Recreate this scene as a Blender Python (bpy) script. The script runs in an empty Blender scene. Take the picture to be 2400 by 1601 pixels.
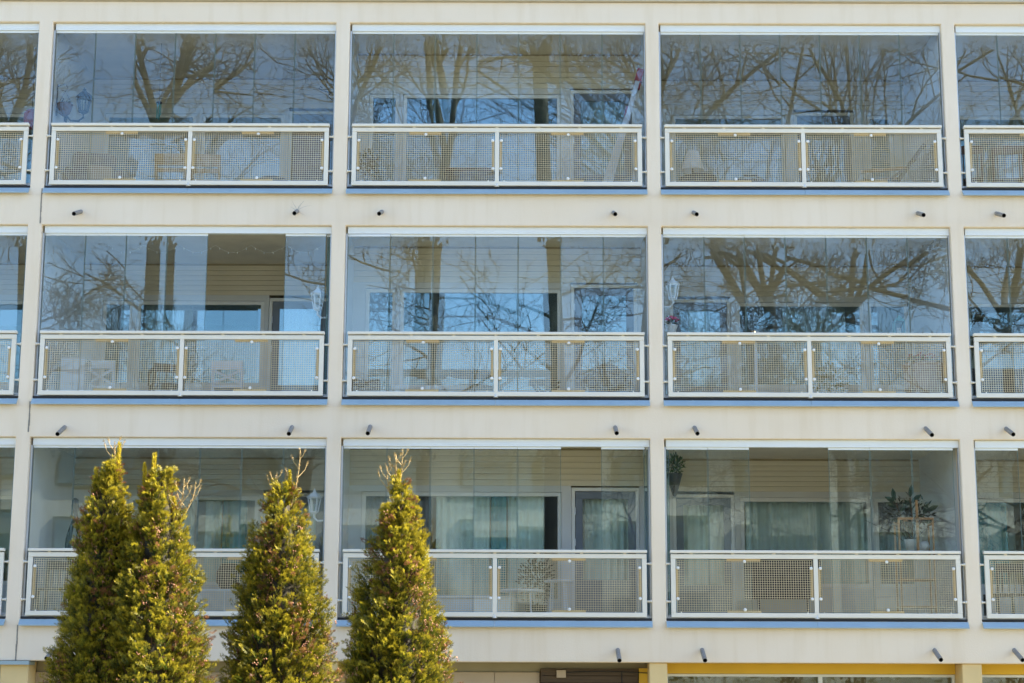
import bpy, math, random
import numpy as np
from mathutils import Matrix, Vector

random.seed(11)
sc = bpy.context.scene
COL = sc.collection
R = math.radians

# ------------------------------------------------------------------ camera, sky, sun, exposure
YAW, PITCH, ROLL = R(-0.1112), R(11.1352), R(0.1891)
cam = bpy.data.objects.new('camera', bpy.data.cameras.new('camera'))
COL.objects.link(cam)
f = Vector((math.sin(YAW) * math.cos(PITCH), math.cos(YAW) * math.cos(PITCH), math.sin(PITCH)))
r0 = Vector((math.cos(YAW), -math.sin(YAW), 0))
u0 = r0.cross(f)
rr = r0 * math.cos(ROLL) + u0 * math.sin(ROLL)
uu = rr.cross(f)
cam.matrix_world = Matrix(((rr.x, uu.x, -f.x, 0), (rr.y, uu.y, -f.y, -24), (rr.z, uu.z, -f.z, 1.6), (0, 0, 0, 1)))
cam.data.sensor_width = 36
cam.data.lens = 4211 / 2400 * 36
cam.data.clip_end = 2000
sc.camera = cam

SUN_EL, SUN_BEHIND = 46, 8        # degrees; the sun stands to the right, a little behind the facade
sd = Vector((math.cos(R(SUN_EL)) * math.cos(R(SUN_BEHIND)), math.cos(R(SUN_EL)) * math.sin(R(SUN_BEHIND)), math.sin(R(SUN_EL))))
world = bpy.data.worlds.new('World'); sc.world = world; world.use_nodes = True
wn = world.node_tree.nodes; wl = world.node_tree.links
sky = wn.new('ShaderNodeTexSky'); sky.sky_type = 'NISHITA'; sky.sun_disc = False
sky.sun_elevation = R(SUN_EL); sky.sun_rotation = R(90 - SUN_BEHIND)
sky.air_density = 1.0; sky.dust_density = 0.3; sky.ozone_density = 3.0
wn['Background'].inputs['Strength'].default_value = 0.09
wl.new(sky.outputs[0], wn['Background'].inputs['Color'])
sl = bpy.data.lights.new('sun', 'SUN'); sl.energy = 5.0; sl.angle = R(0.5); sl.color = (1, 0.92, 0.80)
so = bpy.data.objects.new('sun', sl); COL.objects.link(so)
so.rotation_euler = sd.to_track_quat('Z', 'Y').to_euler()
vs = sc.view_settings
vs.view_transform = 'Standard'; vs.look = 'None'; vs.gamma = 1; vs.use_curve_mapping = False
vs.exposure = 2.26
cy = sc.cycles
cy.max_bounces = 14; cy.diffuse_bounces = 4; cy.glossy_bounces = 6; cy.transmission_bounces = 8; cy.transparent_max_bounces = 40
cy.caustics_reflective = False; cy.caustics_refractive = False
cy.use_denoising = True
try:
    cy.denoiser = 'OPENIMAGEDENOISE'
except Exception:
    pass

# ------------------------------------------------------------------ materials
def newmat(name):
    m = bpy.data.materials.new(name); m.use_nodes = True
    nt = m.node_tree
    return m, nt.nodes, nt.links, nt.nodes['Principled BSDF']

def noise(nd, lk, scale, detail=4, stretch=None, coord='Object'):
    tc = nd.new('ShaderNodeTexCoord'); n = nd.new('ShaderNodeTexNoise')
    n.inputs['Scale'].default_value = scale; n.inputs['Detail'].default_value = detail
    if stretch:
        mp = nd.new('ShaderNodeMapping'); mp.inputs['Scale'].default_value = stretch
        lk.new(tc.outputs[coord], mp.inputs[0]); lk.new(mp.outputs[0], n.inputs[0])
    else:
        lk.new(tc.outputs[coord], n.inputs[0])
    return n

def plain(name, c, rough=.6, spec=.5, metal=0., var=.08, vscale=6., stretch=None, bump=0., bscale=60., c2=None):
    m, nd, lk, b = newmat(name)
    b.inputs['Roughness'].default_value = rough
    b.inputs['Specular IOR Level'].default_value = spec
    b.inputs['Metallic'].default_value = metal
    n = noise(nd, lk, vscale, 5, stretch)
    rp = nd.new('ShaderNodeValToRGB')
    rp.color_ramp.elements[0].position = .3; rp.color_ramp.elements[1].position = .7
    lo = c2 if c2 else tuple(x * (1 - var) for x in c)
    hi = c if c2 else tuple(min(1, x * (1 + var)) for x in c)
    rp.color_ramp.elements[0].color = (*lo, 1); rp.color_ramp.elements[1].color = (*hi, 1)
    lk.new(n.outputs['Fac'], rp.inputs[0]); lk.new(rp.outputs[0], b.inputs['Base Color'])
    if bump:
        n2 = noise(nd, lk, bscale, 4)
        bp = nd.new('ShaderNodeBump'); bp.inputs['Strength'].default_value = 1; bp.inputs['Distance'].default_value = bump
        lk.new(n2.outputs['Fac'], bp.inputs['Height']); lk.new(bp.outputs[0], b.inputs['Normal'])
    return m

def glassmat(name, ior, tint, through, wav, top, streak=0.):
    """clear pane: what passes straight through plus a mirror reflection by Fresnel; the surface is slightly wavy"""
    m = bpy.data.materials.new(name); m.use_nodes = True
    nd = m.node_tree.nodes; lk = m.node_tree.links; nd.clear()
    out = nd.new('ShaderNodeOutputMaterial'); mix = nd.new('ShaderNodeMixShader')
    tr = nd.new('ShaderNodeBsdfTransparent'); tr.inputs[0].default_value = (*through, 1)
    gl = nd.new('ShaderNodeBsdfGlossy'); gl.inputs['Color'].default_value = (*tint, 1); gl.inputs['Roughness'].default_value = 0.0
    fr = nd.new('ShaderNodeFresnel'); ge = nd.new('ShaderNodeNewGeometry')
    mm = nd.new('ShaderNodeMix'); mm.data_type = 'FLOAT'
    mm.inputs[2].default_value = ior; mm.inputs[3].default_value = 1 / ior
    lk.new(ge.outputs['Backfacing'], mm.inputs[0]); lk.new(mm.outputs[0], fr.inputs['IOR'])
    tc = nd.new('ShaderNodeTexCoord')
    geo = nd.new('ShaderNodeNewGeometry')
    n1 = nd.new('ShaderNodeTexNoise'); n1.inputs['Scale'].default_value = 2.6; n1.inputs['Detail'].default_value = 1.5
    lk.new(geo.outputs['Position'], n1.inputs[0])
    n2 = nd.new('ShaderNodeTexNoise'); n2.inputs['Scale'].default_value = 9; n2.inputs['Detail'].default_value = 1
    lk.new(geo.outputs['Position'], n2.inputs[0])
    sp = nd.new('ShaderNodeSeparateXYZ'); lk.new(tc.outputs['Generated'], sp.inputs[0])
    mr = nd.new('ShaderNodeMapRange'); mr.interpolation_type = 'SMOOTHSTEP'
    mr.inputs[1].default_value = .90; mr.inputs[2].default_value = 1.; mr.inputs[3].default_value = 0; mr.inputs[4].default_value = top
    lk.new(sp.outputs[2], mr.inputs[0])
    mu = nd.new('ShaderNodeMath'); mu.operation = 'MULTIPLY'
    lk.new(n2.outputs['Fac'], mu.inputs[0]); lk.new(mr.outputs[0], mu.inputs[1])
    ma = nd.new('ShaderNodeMath'); ma.operation = 'MULTIPLY_ADD'; ma.inputs[1].default_value = wav
    lk.new(n1.outputs['Fac'], ma.inputs[0]); lk.new(mu.outputs[0], ma.inputs[2])
    bp = nd.new('ShaderNodeBump'); bp.inputs['Strength'].default_value = 1; bp.inputs['Distance'].default_value = 0.001
    lk.new(ma.outputs[0], bp.inputs['Height']); lk.new(bp.outputs[0], gl.inputs['Normal'])
    lk.new(fr.outputs[0], mix.inputs[0]); lk.new(tr.outputs[0], mix.inputs[1]); lk.new(gl.outputs[0], mix.inputs[2])
    lk.new(mix.outputs[0], out.inputs[0])
    return m

def facade_mat():
    m, nd, lk, b = newmat('cream_plaster')
    b.inputs['Roughness'].default_value = .85; b.inputs['Specular IOR Level'].default_value = .25
    n1 = noise(nd, lk, .9, 5); n2 = noise(nd, lk, 3, 6, (2.2, 1, .22)); n3 = noise(nd, lk, 45, 4)
    rp = nd.new('ShaderNodeValToRGB')
    rp.color_ramp.elements[0].position = .3; rp.color_ramp.elements[1].position = .72
    rp.color_ramp.elements[0].color = (.89, .75, .585, 1); rp.color_ramp.elements[1].color = (.92, .795, .65, 1)
    lk.new(n1.outputs['Fac'], rp.inputs[0])
    r2 = nd.new('ShaderNodeValToRGB')
    r2.color_ramp.elements[0].position = .28; r2.color_ramp.elements[1].position = .5
    r2.color_ramp.elements[0].color = (.95, .935, .90, 1); r2.color_ramp.elements[1].color = (1, 1, 1, 1)
    lk.new(n2.outputs['Fac'], r2.inputs[0])
    mx = nd.new('ShaderNodeMix'); mx.data_type = 'RGBA'; mx.blend_type = 'MULTIPLY'; mx.inputs[0].default_value = 1
    lk.new(rp.outputs[0], mx.inputs[6]); lk.new(r2.outputs[0], mx.inputs[7]); lk.new(mx.outputs[2], b.inputs['Base Color'])
    bp = nd.new('ShaderNodeBump'); bp.inputs['Distance'].default_value = .0025; bp.inputs['Strength'].default_value = .8
    lk.new(n3.outputs['Fac'], bp.inputs['Height']); lk.new(bp.outputs[0], b.inputs['Normal'])
    return m

def leafmat(name, spread, trans=.35):
    m = bpy.data.materials.new(name); m.use_nodes = True
    nd = m.node_tree.nodes; lk = m.node_tree.links
    b = nd['Principled BSDF']; b.inputs['Roughness'].default_value = .55; b.inputs['Specular IOR Level'].default_value = .3
    at = nd.new('ShaderNodeAttribute'); at.attribute_name = 'tint'
    lk.new(at.outputs['Color'], b.inputs['Base Color'])
    tl = nd.new('ShaderNodeBsdfTranslucent'); mx = nd.new('ShaderNodeMixShader'); mx.inputs[0].default_value = trans
    lk.new(at.outputs['Color'], tl.inputs[0]); lk.new(b.outputs[0], mx.inputs[1]); lk.new(tl.outputs[0], mx.inputs[2])
    lk.new(mx.outputs[0], nd['Material Output'].inputs[0])
    return m

M = dict(
    plaster=facade_mat(),
    cornice=plain('roof_edge_paint', (.58, .53, .45), .7, .3, var=.06),
    inner=plain('balcony_white_paint', (.66, .675, .675), .75, .3, var=.04, vscale=2),
    ceiling=plain('balcony_ceiling_paint', (.78, .73, .60), .85, .2, var=.06, vscale=3),
    siding=plain('beige_siding', (.70, .655, .53), .7, .3, var=.07, vscale=3, stretch=(.4, 1, 9)),
    frame=plain('white_window_frame', (.78, .79, .77), .45, .5, var=.03),
    rail=plain('cream_railing_paint', (.84, .79, .69), .45, .45, var=.035, vscale=3),
    wire=plain('cream_wire', (.78, .66, .44), .5, .4, var=.08, vscale=9),
    strip=plain('cream_strip_bounce', (.66, .50, .25), .6, .3, var=.1),  # cream paint with the warm bounce light put into its colour
    knob=plain('white_plastic', (.86, .85, .82), .4, .5, var=.02),
    alu=plain('aluminium_profile', (.62, .64, .66), .38, .5, .55, var=.04),
    white=plain('white_enamel', (.83, .88, .93), .35, .5, var=.02, vscale=2),
    sill=plain('blue_grey_sheet_metal', (.35, .46, .52), .42, .5, .2, var=.06, vscale=2, stretch=(1, 1, .2)),
    pipe=plain('grey_pipe', (.30, .275, .245), .7, .3, 0., var=.12, vscale=14),
    black=plain('pipe_hole_shade', (.015, .015, .014), .9, .1, var=.1),  # shade in the hollow of the drain pipes, painted black
    crack=plain('joint_sealant', (.28, .26, .23), .9, .2, var=.25, vscale=30),
    doorpaint=plain('grey_blue_door', (.17, .20, .245), .45, .4, var=.05),
    room=plain('room_wall', (.42, .40, .36), .9, .2, var=.1, vscale=2),
    floor=plain('concrete_floor', (.33, .33, .32), .9, .2, var=.12),
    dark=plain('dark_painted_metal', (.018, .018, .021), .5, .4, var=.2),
    darkcloth=plain('charcoal_fabric', (.035, .035, .042), .9, .2, var=.25, vscale=18, bump=.003),
    brown=plain('brown_fabric', (.13, .065, .045), .9, .2, var=.25, vscale=20, bump=.003),
    pine=plain('orange_pine', (.50, .27, .09), .5, .4, var=.18, vscale=9, stretch=(1, 1, 12)),
    bamboo=plain('bamboo', (.48, .26, .11), .5, .4, var=.16, vscale=12),
    red=plain('red_plastic', (.32, .03, .05), .45, .5, var=.12),
    terracotta=plain('terracotta', (.46, .25, .15), .85, .2, var=.12, vscale=14, bump=.002),
    flower=plain('red_petals', (.50, .03, .03), .6, .3, var=.25, vscale=40),
    pink=plain('pink_petals', (.60, .05, .22), .6, .3, var=.2, vscale=40),
    teal=plain('teal_enamel', (.05, .30, .30), .4, .5, var=.08),
    linen=plain('white_linen', (.74, .73, .70), .9, .2, var=.05, vscale=9),
    curtain=plain('pale_curtain', (.76, .83, .81), .9, .15, var=.06, vscale=4, stretch=(6, 1, .3)),
    tealcurtain=plain('teal_curtain', (.14, .38, .44), .9, .15, var=.1, vscale=4, stretch=(6, 1, .3)),
    greycurtain=plain('grey_curtain', (.26, .25, .28), .9, .15, var=.1, vscale=4, stretch=(6, 1, .3)),
    brass=plain('brass', (.65, .42, .14), .3, .5, .9, var=.06),
    bark=plain('thuja_bark', (.13, .075, .045), .9, .2, var=.25, vscale=20, stretch=(4, 4, .6)),
    shoot=plain('golden_brown_shoot', (.50, .36, .16), .8, .2, var=.15, vscale=20),
    treebark=plain('grey_brown_bark', (.075, .070, .062), .95, .15, var=.3, vscale=5, stretch=(5, 5, .7), bump=.02, bscale=14),
    leaf=leafmat('thuja_leaf', 0, .42),
    cone=leafmat('thuja_cone', 0, .1),
    houseleaf=leafmat('plant_leaf', 0, .3),
    yellow=plain('ochre_yellow_paint', (.80, .50, .06), .75, .3, var=.05, vscale=2),
    yellowcol=plain('pale_yellow_paint', (.80, .60, .30), .75, .3, var=.05, vscale=3),
    beige=plain('beige_board', (.54, .43, .31), .8, .25, var=.06, vscale=3),
    taupe=plain('taupe_lintel', (.42, .37, .26), .8, .25, var=.08, vscale=3),
    reflection_panel=plain('brown_reflection', (.17, .115, .035), .8, .2, var=.12, vscale=2, stretch=(3, 1, .3)),
    slatbrown=plain('dark_brown_boards', (.10, .068, .042), .7, .3, var=.2, vscale=6, stretch=(.5, 1, 8)),
    lawn=plain('lawn', (.165, .15, .10), .95, .1, var=.3, vscale=1.2, c2=(.11, .11, .065)),
    path=plain('gravel_path', (.27, .255, .225), .95, .1, var=.2, vscale=20),
    farwall=plain('pale_render', (.74, .70, .58), .85, .2, var=.08, vscale=.6),
    fargreen=plain('olive_panels', (.16, .17, .085), .7, .3, var=.12, vscale=1),
    farroof=plain('dark_roof', (.08, .075, .07), .8, .3, var=.1),
)
M['glass'] = glassmat('balcony_glass', 1.76, (.82, .97, 1), (.965, .98, .98), .05, 1.3)
M['edge'] = plain('cut_glass_edge', (.10, .17, .17), .3, .5, var=.1)
M['clearglass'] = glassmat('clear_window_glass', 1.55, (.9, .97, 1), (.90, .95, .94), .04, .05)
M['winglass'] = glassmat('window_glass', 2.4, (.66, .92, 1), (.80, .86, .86), .04, .05)
em, nd_, lk_, b_ = newmat('candle_flame')
b_.inputs['Base Color'].default_value = (1, .55, .15, 1); b_.inputs['Emission Color'].default_value = (1, .55, .16, 1); b_.inputs['Emission Strength'].default_value = 4
M['flame'] = em

# ------------------------------------------------------------------ helpers
class MB:
    def __init__(self): self.v = []; self.f = []; self.m = []
    def add(self, vs, fs, mi=0):
        o = len(self.v); self.v += [tuple(p) for p in vs]
        self.f += [tuple(i + o for i in q) for q in fs]; self.m += [mi] * len(fs)
        return self
    def box(self, x0, x1, y0, y1, z0, z1, mi=0, T=None):
        p = [(x0, y0, z0), (x1, y0, z0), (x1, y1, z0), (x0, y1, z0), (x0, y0, z1), (x1, y0, z1), (x1, y1, z1), (x0, y1, z1)]
        if T is not None: p = [tuple(T @ Vector(q)) for q in p]
        return self.add(p, [(0, 3, 2, 1), (4, 5, 6, 7), (0, 1, 5, 4), (1, 2, 6, 5), (2, 3, 7, 6), (3, 0, 4, 7)], mi)
    def bar(self, a, b, w, d=None, mi=0, side=(0, 1, 0)):
        """square bar from a to b"""
        a, b = Vector(a), Vector(b); d = d or w
        t = (b - a).normalized(); s = Vector(side)
        x = t.cross(s)
        if x.length < 1e-4: x = t.cross(Vector((1, 0, 0)))
        x.normalize(); y = x.cross(t)
        p = []
        for q in (a, b):
            for sx, sy in ((-1, -1), (1, -1), (1, 1), (-1, 1)): p.append(q + x * sx * w / 2 + y * sy * d / 2)
        return self.add(p, [(3, 2, 1, 0), (4, 5, 6, 7), (0, 1, 5, 4), (1, 2, 6, 5), (2, 3, 7, 6), (3, 0, 4, 7)], mi)
    def tube(self, pts, rad, n=8, cap=True, mi=0):
        pts = [Vector(p) for p in pts]
        if not hasattr(rad, '__len__'): rad = [rad] * len(pts)
        o = len(self.v); ref = Vector((.31, .22, .92)); k = len(pts)
        for i, p in enumerate(pts):
            t = (pts[min(i + 1, k - 1)] - pts[max(i - 1, 0)]).normalized()
            if abs(t.dot(ref)) > .97: ref = Vector((.9, .3, .1))
            x = t.cross(ref).normalized(); y = t.cross(x)
            for j in range(n):
                a = 2 * math.pi * j / n
                q = p + (x * math.cos(a) + y * math.sin(a)) * rad[i]
                self.v.append((q.x, q.y, q.z))
        for i in range(k - 1):
            for j in range(n):
                a, b = o + i * n + j, o + i * n + (j + 1) % n
                self.f.append((a, b, b + n, a + n)); self.m.append(mi)
        if cap:
            self.f.append(tuple(o + j for j in reversed(range(n)))); self.m.append(mi)
            self.f.append(tuple(o + (k - 1) * n + j for j in range(n))); self.m.append(mi)
        return self
    def lathe(self, prof, n=16, c=(0, 0, 0), mi=0, cap=True):
        o = len(self.v)
        for r, z in prof:
            for j in range(n):
                a = 2 * math.pi * j / n
                self.v.append((c[0] + r * math.cos(a), c[1] + r * math.sin(a), c[2] + z))
        for i in range(len(prof) - 1):
            for j in range(n):
                a, b = o + i * n + j, o + i * n + (j + 1) % n
                self.f.append((a, b, b + n, a + n)); self.m.append(mi)
        if cap:
            self.f.append(tuple(o + j for j in reversed(range(n)))); self.m.append(mi)
            self.f.append(tuple(o + (len(prof) - 1) * n + j for j in range(n))); self.m.append(mi)
        return self
    def mesh(self, name, mats, smooth=False):
        me = bpy.data.meshes.new(name); me.from_pydata(self.v, [], self.f)
        for m in (mats if isinstance(mats, (list, tuple)) else [mats]): me.materials.append(M[m])
        if isinstance(mats, (list, tuple)) and len(mats) > 1: me.polygons.foreach_set('material_index', self.m)
        if smooth: me.polygons.foreach_set('use_smooth', [True] * len(me.polygons))
        me.update(); return me
    def build(self, name, mats, parent=None, loc=(0, 0, 0), smooth=False, bevel=0):
        o = put(name, self.mesh(name, mats, smooth), parent, loc)
        if bevel: addbevel(o, bevel)
        return o

def addbevel(o, w, seg=2):
    b = o.modifiers.new('bevel', 'BEVEL'); b.width = w; b.segments = seg; b.limit_method = 'ANGLE'; b.angle_limit = R(40)
    b.harden_normals = False

def put(name, me, parent=None, loc=(0, 0, 0), rot=None):
    o = bpy.data.objects.new(name, me); COL.objects.link(o); o.location = loc
    if rot: o.rotation_euler = rot
    if parent is not None: o.parent = parent
    return o

def thing(name, label, cat, loc=(0, 0, 0), rz=0, group=None):
    o = bpy.data.objects.new(name, None); COL.objects.link(o); o.location = loc; o.rotation_euler = (0, 0, rz)
    o.empty_display_size = .2
    return tag(o, label, cat, group)

def tag(o, label, cat, group=None):
    o['label'] = label; o['category'] = cat
    if group: o['group'] = group
    return o

def kind(o, k): o['kind'] = k; return o

# ------------------------------------------------------------------ the setting
G = -0.6                                   # ground level
kind(MB().box(-900, 900, -900, 900, G - .5, G).build('ground', 'lawn'), 'structure')
kind(MB().box(-60, 60, -22.0, -19.4, G - .3, G + .012).build('path', 'path'), 'structure')

# ------------------------------------------------------------------ the apartment building
FF = 2.954
BEAM = [10.902, 7.948, 4.994]              # undersides of the beams over the three rows of balconies
BASE = 2.025                               # underside of the beam over the ground floor
OPEN = [(-10.90, -6.732), (-6.538, -2.540), (-2.347, 1.818), (2.006, 5.987), (6.175, 10.30)]
DEPTH = [2.5, 2.5, 1.4, 2.5, 2.5]
XL, XR, TOP = -11.15, 10.55, 11.215
SILL = 2.422                                # sill below the beam's underside
RAILT = 1.495
bld = thing('apartment_building', 'long cream apartment building with three rows of glazed balconies and a yellow ground floor', 'building', (0, 0, 0))

def facade():
    xs = [XL] + [x for o in OPEN for x in o] + [XR]
    zs = [BASE]
    for b in reversed(BEAM): zs += [b - SILL - .005, b]
    zs.append(TOP)
    ys = (0.0, 0.28)
    nx, nz = len(xs) - 1, len(zs) - 1
    solid = [[not (i % 2 == 1 and k % 2 == 1) for k in range(nz)] for i in range(nx)]
    mb = MB(); vid = {}
    def V(i, j, k):
        key = (i, j, k)
        if key not in vid: vid[key] = len(mb.v); mb.v.append((xs[i], ys[j], zs[k]))
        return vid[key]
    def S(i, k): return 0 <= i < nx and 0 <= k < nz and solid[i][k]
    for i in range(nx):
        for k in range(nz):
            if not solid[i][k]: continue
            F = [(V(i, 0, k), V(i + 1, 0, k), V(i + 1, 0, k + 1), V(i, 0, k + 1)), (V(i + 1, 1, k), V(i, 1, k), V(i, 1, k + 1), V(i + 1, 1, k + 1))]
            if not S(i - 1, k): F.append((V(i, 1, k), V(i, 0, k), V(i, 0, k + 1), V(i, 1, k + 1)))
            if not S(i + 1, k): F.append((V(i + 1, 0, k), V(i + 1, 1, k), V(i + 1, 1, k + 1), V(i + 1, 0, k + 1)))
            if not S(i, k - 1): F.append((V(i, 0, k), V(i, 1, k), V(i + 1, 1, k), V(i + 1, 0, k)))
            if not S(i, k + 1): F.append((V(i, 0, k + 1), V(i + 1, 0, k + 1), V(i + 1, 1, k + 1), V(i, 1, k + 1)))
            mb.f += F; mb.m += [0] * len(F)
    o = mb.build('facade_wall', 'plaster', bld)
    addbevel(o, .014, 3)
facade()
MB().box(XL - .05, XR + .05, -.05, 7.6, TOP + .002, TOP + .45).build('roof_edge', 'cornice', bld, bevel=.01)
MB().box(XL, XL + .2, .28, 7.4, G, TOP).box(XR - .2, XR, .28, 7.4, G, TOP).build('end_wall', 'plaster', bld)
MB().box(XL + .2, XR - .2, 7.2, 7.4, G, TOP).build('rear_wall', 'plaster', bld)
for b in BEAM + [BASE]:                    # floor slab over each storey; its underside is the balcony ceiling
    mb = MB().box(XL + .2, XR - .2, .283, 7.2, b + .06, b + .06 + (FF - SILL - .11), 1)
    mb.build('floor_slab', ['ceiling', 'ceiling'], bld)
for (a, b) in zip(OPEN[:-1], OPEN[1:]):    # walls between neighbouring balconies and flats
    MB().box(a[1] + .004, b[0] - .004, .285, 7.2, G, TOP - .01).build('partition_wall', 'inner', bld)
# expansion joint down the second column
jz = MB()
z = 1.99
random.seed(4)
while z < 8.44:
    if not (2.45 < z < 2.6 or 5.43 < z < 5.55):
        if not any(b - SILL < z < b for b in BEAM): jz.box(-6.572 + random.uniform(-.003, .003), -6.553 + random.uniform(-.004, .003), -.004, .03, z, z + .085)
    z += .083
kind(jz.build('expansion_joint', 'crack', bld), 'stuff')

# --- balcony glazing, railing, sill, back wall
def railing_meshes(w):
    """railing of total width w, origin at its top left, front at y=0"""
    t, mid = .062, .058
    fr = MB()
    fr.box(0, w, 0, .045, -.112, -.052)
    fr.box(0, w, 0, .045, -.885, -.823)
    for x0, x1 in ((0, t), (w / 2 - mid / 2, w / 2 + mid / 2), (w - t, w)): fr.box(x0, x1, .0015, .0435, -.823, -.112)
    cap = MB().box(-.006, w + .006, -.022, .062, -.038, 0)
    for i in range(7):
        x = w * (i + .5) / 7; cap.box(x - .02, x + .02, .005, .04, -.052, -.038)
    pw = (w - 2 * t - mid) / 2
    px = [t, w / 2 + mid / 2]
    g = .02
    wm = MB(); W = pw - 2 * g; H = .823 - .112 - .038
    nx = round(W / .0312); nz = round(H / .0312)
    for i in range(nx + 1):
        x = W * i / nx; wm.box(x - .0024, x + .0024, 0, .0055, -H, 0)
    for k in range(nz + 1):
        z = -H * k / nz; wm.box(-.0027, W + .0027, .0058, .0112, z - .0024, z + .0024)
    return dict(frame=fr.mesh('railing_frame', 'rail'), cap=cap.mesh('railing_cap', 'rail'), wm=wm.mesh('wire_mesh', 'wire'), px=px, pw=pw, g=g, W=W, H=H, w=w)

kn = MB()
for prof, nn in (([(.006, .0), (.021, .002), (.0225, .006), (.021, .012), (.012, .016)], 12),):
    kn.lathe(prof, nn)
kn.v = [(x, -z, y) for x, y, z in kn.v]; kn.f = [tuple(reversed(q)) for q in kn.f]
KNOB = kn.mesh('knob', 'knob', True)
STUB = {}
def stub_mesh(L):
    mb = MB().tube([(0, 0, 0), (L, 0, 0)], .0135, 10)
    mb.tube([(L * .0, 0, 0), (L * .22, 0, 0)], .021, 10)
    return mb.mesh('bracket', 'rail', True)
FOOT = MB().lathe([(.034, 0), (.034, .006), (.018, .012), (.014, .05)], 12).mesh('foot', 'rail', True)
STRIPH = MB().box(-.225, .225, 0, .006, -.016, .016).mesh('mounting_strip', 'strip')
STRIPV = MB().box(-.017, .017, 0, .006, -.215, .215).mesh('mounting_strip', 'strip')

RM = {}
def make_railing(i, row):
    x0, x1 = OPEN[i]; b = BEAM[row]; w = x1 - x0 - .134
    if i not in RM: RM[i] = railing_meshes(w); STUB[i] = stub_mesh(.064)
    m = RM[i]
    fr = put('balcony_railing', m['frame'], bld, (x0 + .067, -.012, b - RAILT))
    if not any(md.type == 'BEVEL' for md in fr.modifiers): addbevel(fr, .004, 1)
    c = put('railing_cap', m['cap'], fr); addbevel(c, .004, 1)
    for px in m['px']:
        kind(put('wire_mesh', m['wm'], fr, (px + m['g'], .012, -.112 - .019)), 'stuff')
        cx = px + m['pw'] / 2
        for kx, kz in ((px + m['g'] + .012, -.235), (px + m['g'] + .006, -.64), (px + m['pw'] - m['g'] - .012, -.235), (px + m['pw'] - m['g'] - .006, -.64), (cx, -.148), (cx - .004, -.782)):
            put('knob', KNOB, fr, (kx, .012, kz))
        put('mounting_strip', STRIPH, fr, (cx - .01, .03, -.129)); put('mounting_strip', STRIPH, fr, (cx - .01, .03, -.806))
        put('mounting_strip', STRIPV, fr, (px + .022, .03, -.445)); put('mounting_strip', STRIPV, fr, (px + m['pw'] - .022, .03, -.445))
        for q in (.07, m['pw'] - .09):
            put('stop', STOP, fr, (px + q, .01, -.823))
    for zz in (-.178, -.675):
        put('bracket', STUB[i], fr, (-.0655, .03, zz)); put('bracket', STUB[i], fr, (w + .0655, .03, zz), (0, 0, math.pi))
    put('foot', FOOT, fr, (w / 2, .012, -.9), (0, 0, 0))
STOP = MB().lathe([(.009, 0), (.009, .012), (.004, .016)], 8).mesh('stop', 'rail')

def sill_mesh(w):
    prof = [(.20, .0), (-.012, -.012), (-.07, -.083), (-.07, -.098), (-.056, -.098), (-.004, -.034), (.20, -.018)]
    mb = MB(); n = len(prof)
    mb.add([(0, y, z) for y, z in prof] + [(w, y, z) for y, z in prof],
           [tuple(range(n))] + [tuple(reversed(range(n, 2 * n)))] + [(k, k + n, (k + 1) % n + n, (k + 1) % n) for k in range(n)])
    return mb.mesh('sill_flashing', 'sill')
SM = {}
SCREW = MB().lathe([(.007, 0), (.007, .004), (.003, .006)], 8).mesh('screw', 'alu')
def make_sill(i, row):
    x0, x1 = OPEN[i]; w = (x1 - x0) / 2
    if i not in SM: SM[i] = sill_mesh(w - .0015)
    for h in (0, 1):
        s = put('sill_flashing', SM[i], bld, (x0 + h * (w + .0015), 0, BEAM[row] - SILL + .003), (R(random.uniform(-.5, .5)), 0, R(random.uniform(-.04, .04))))
        for q in (.2, .6, .93): put('screw', SCREW, s, (w * q, -.0, -.0135))

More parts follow.
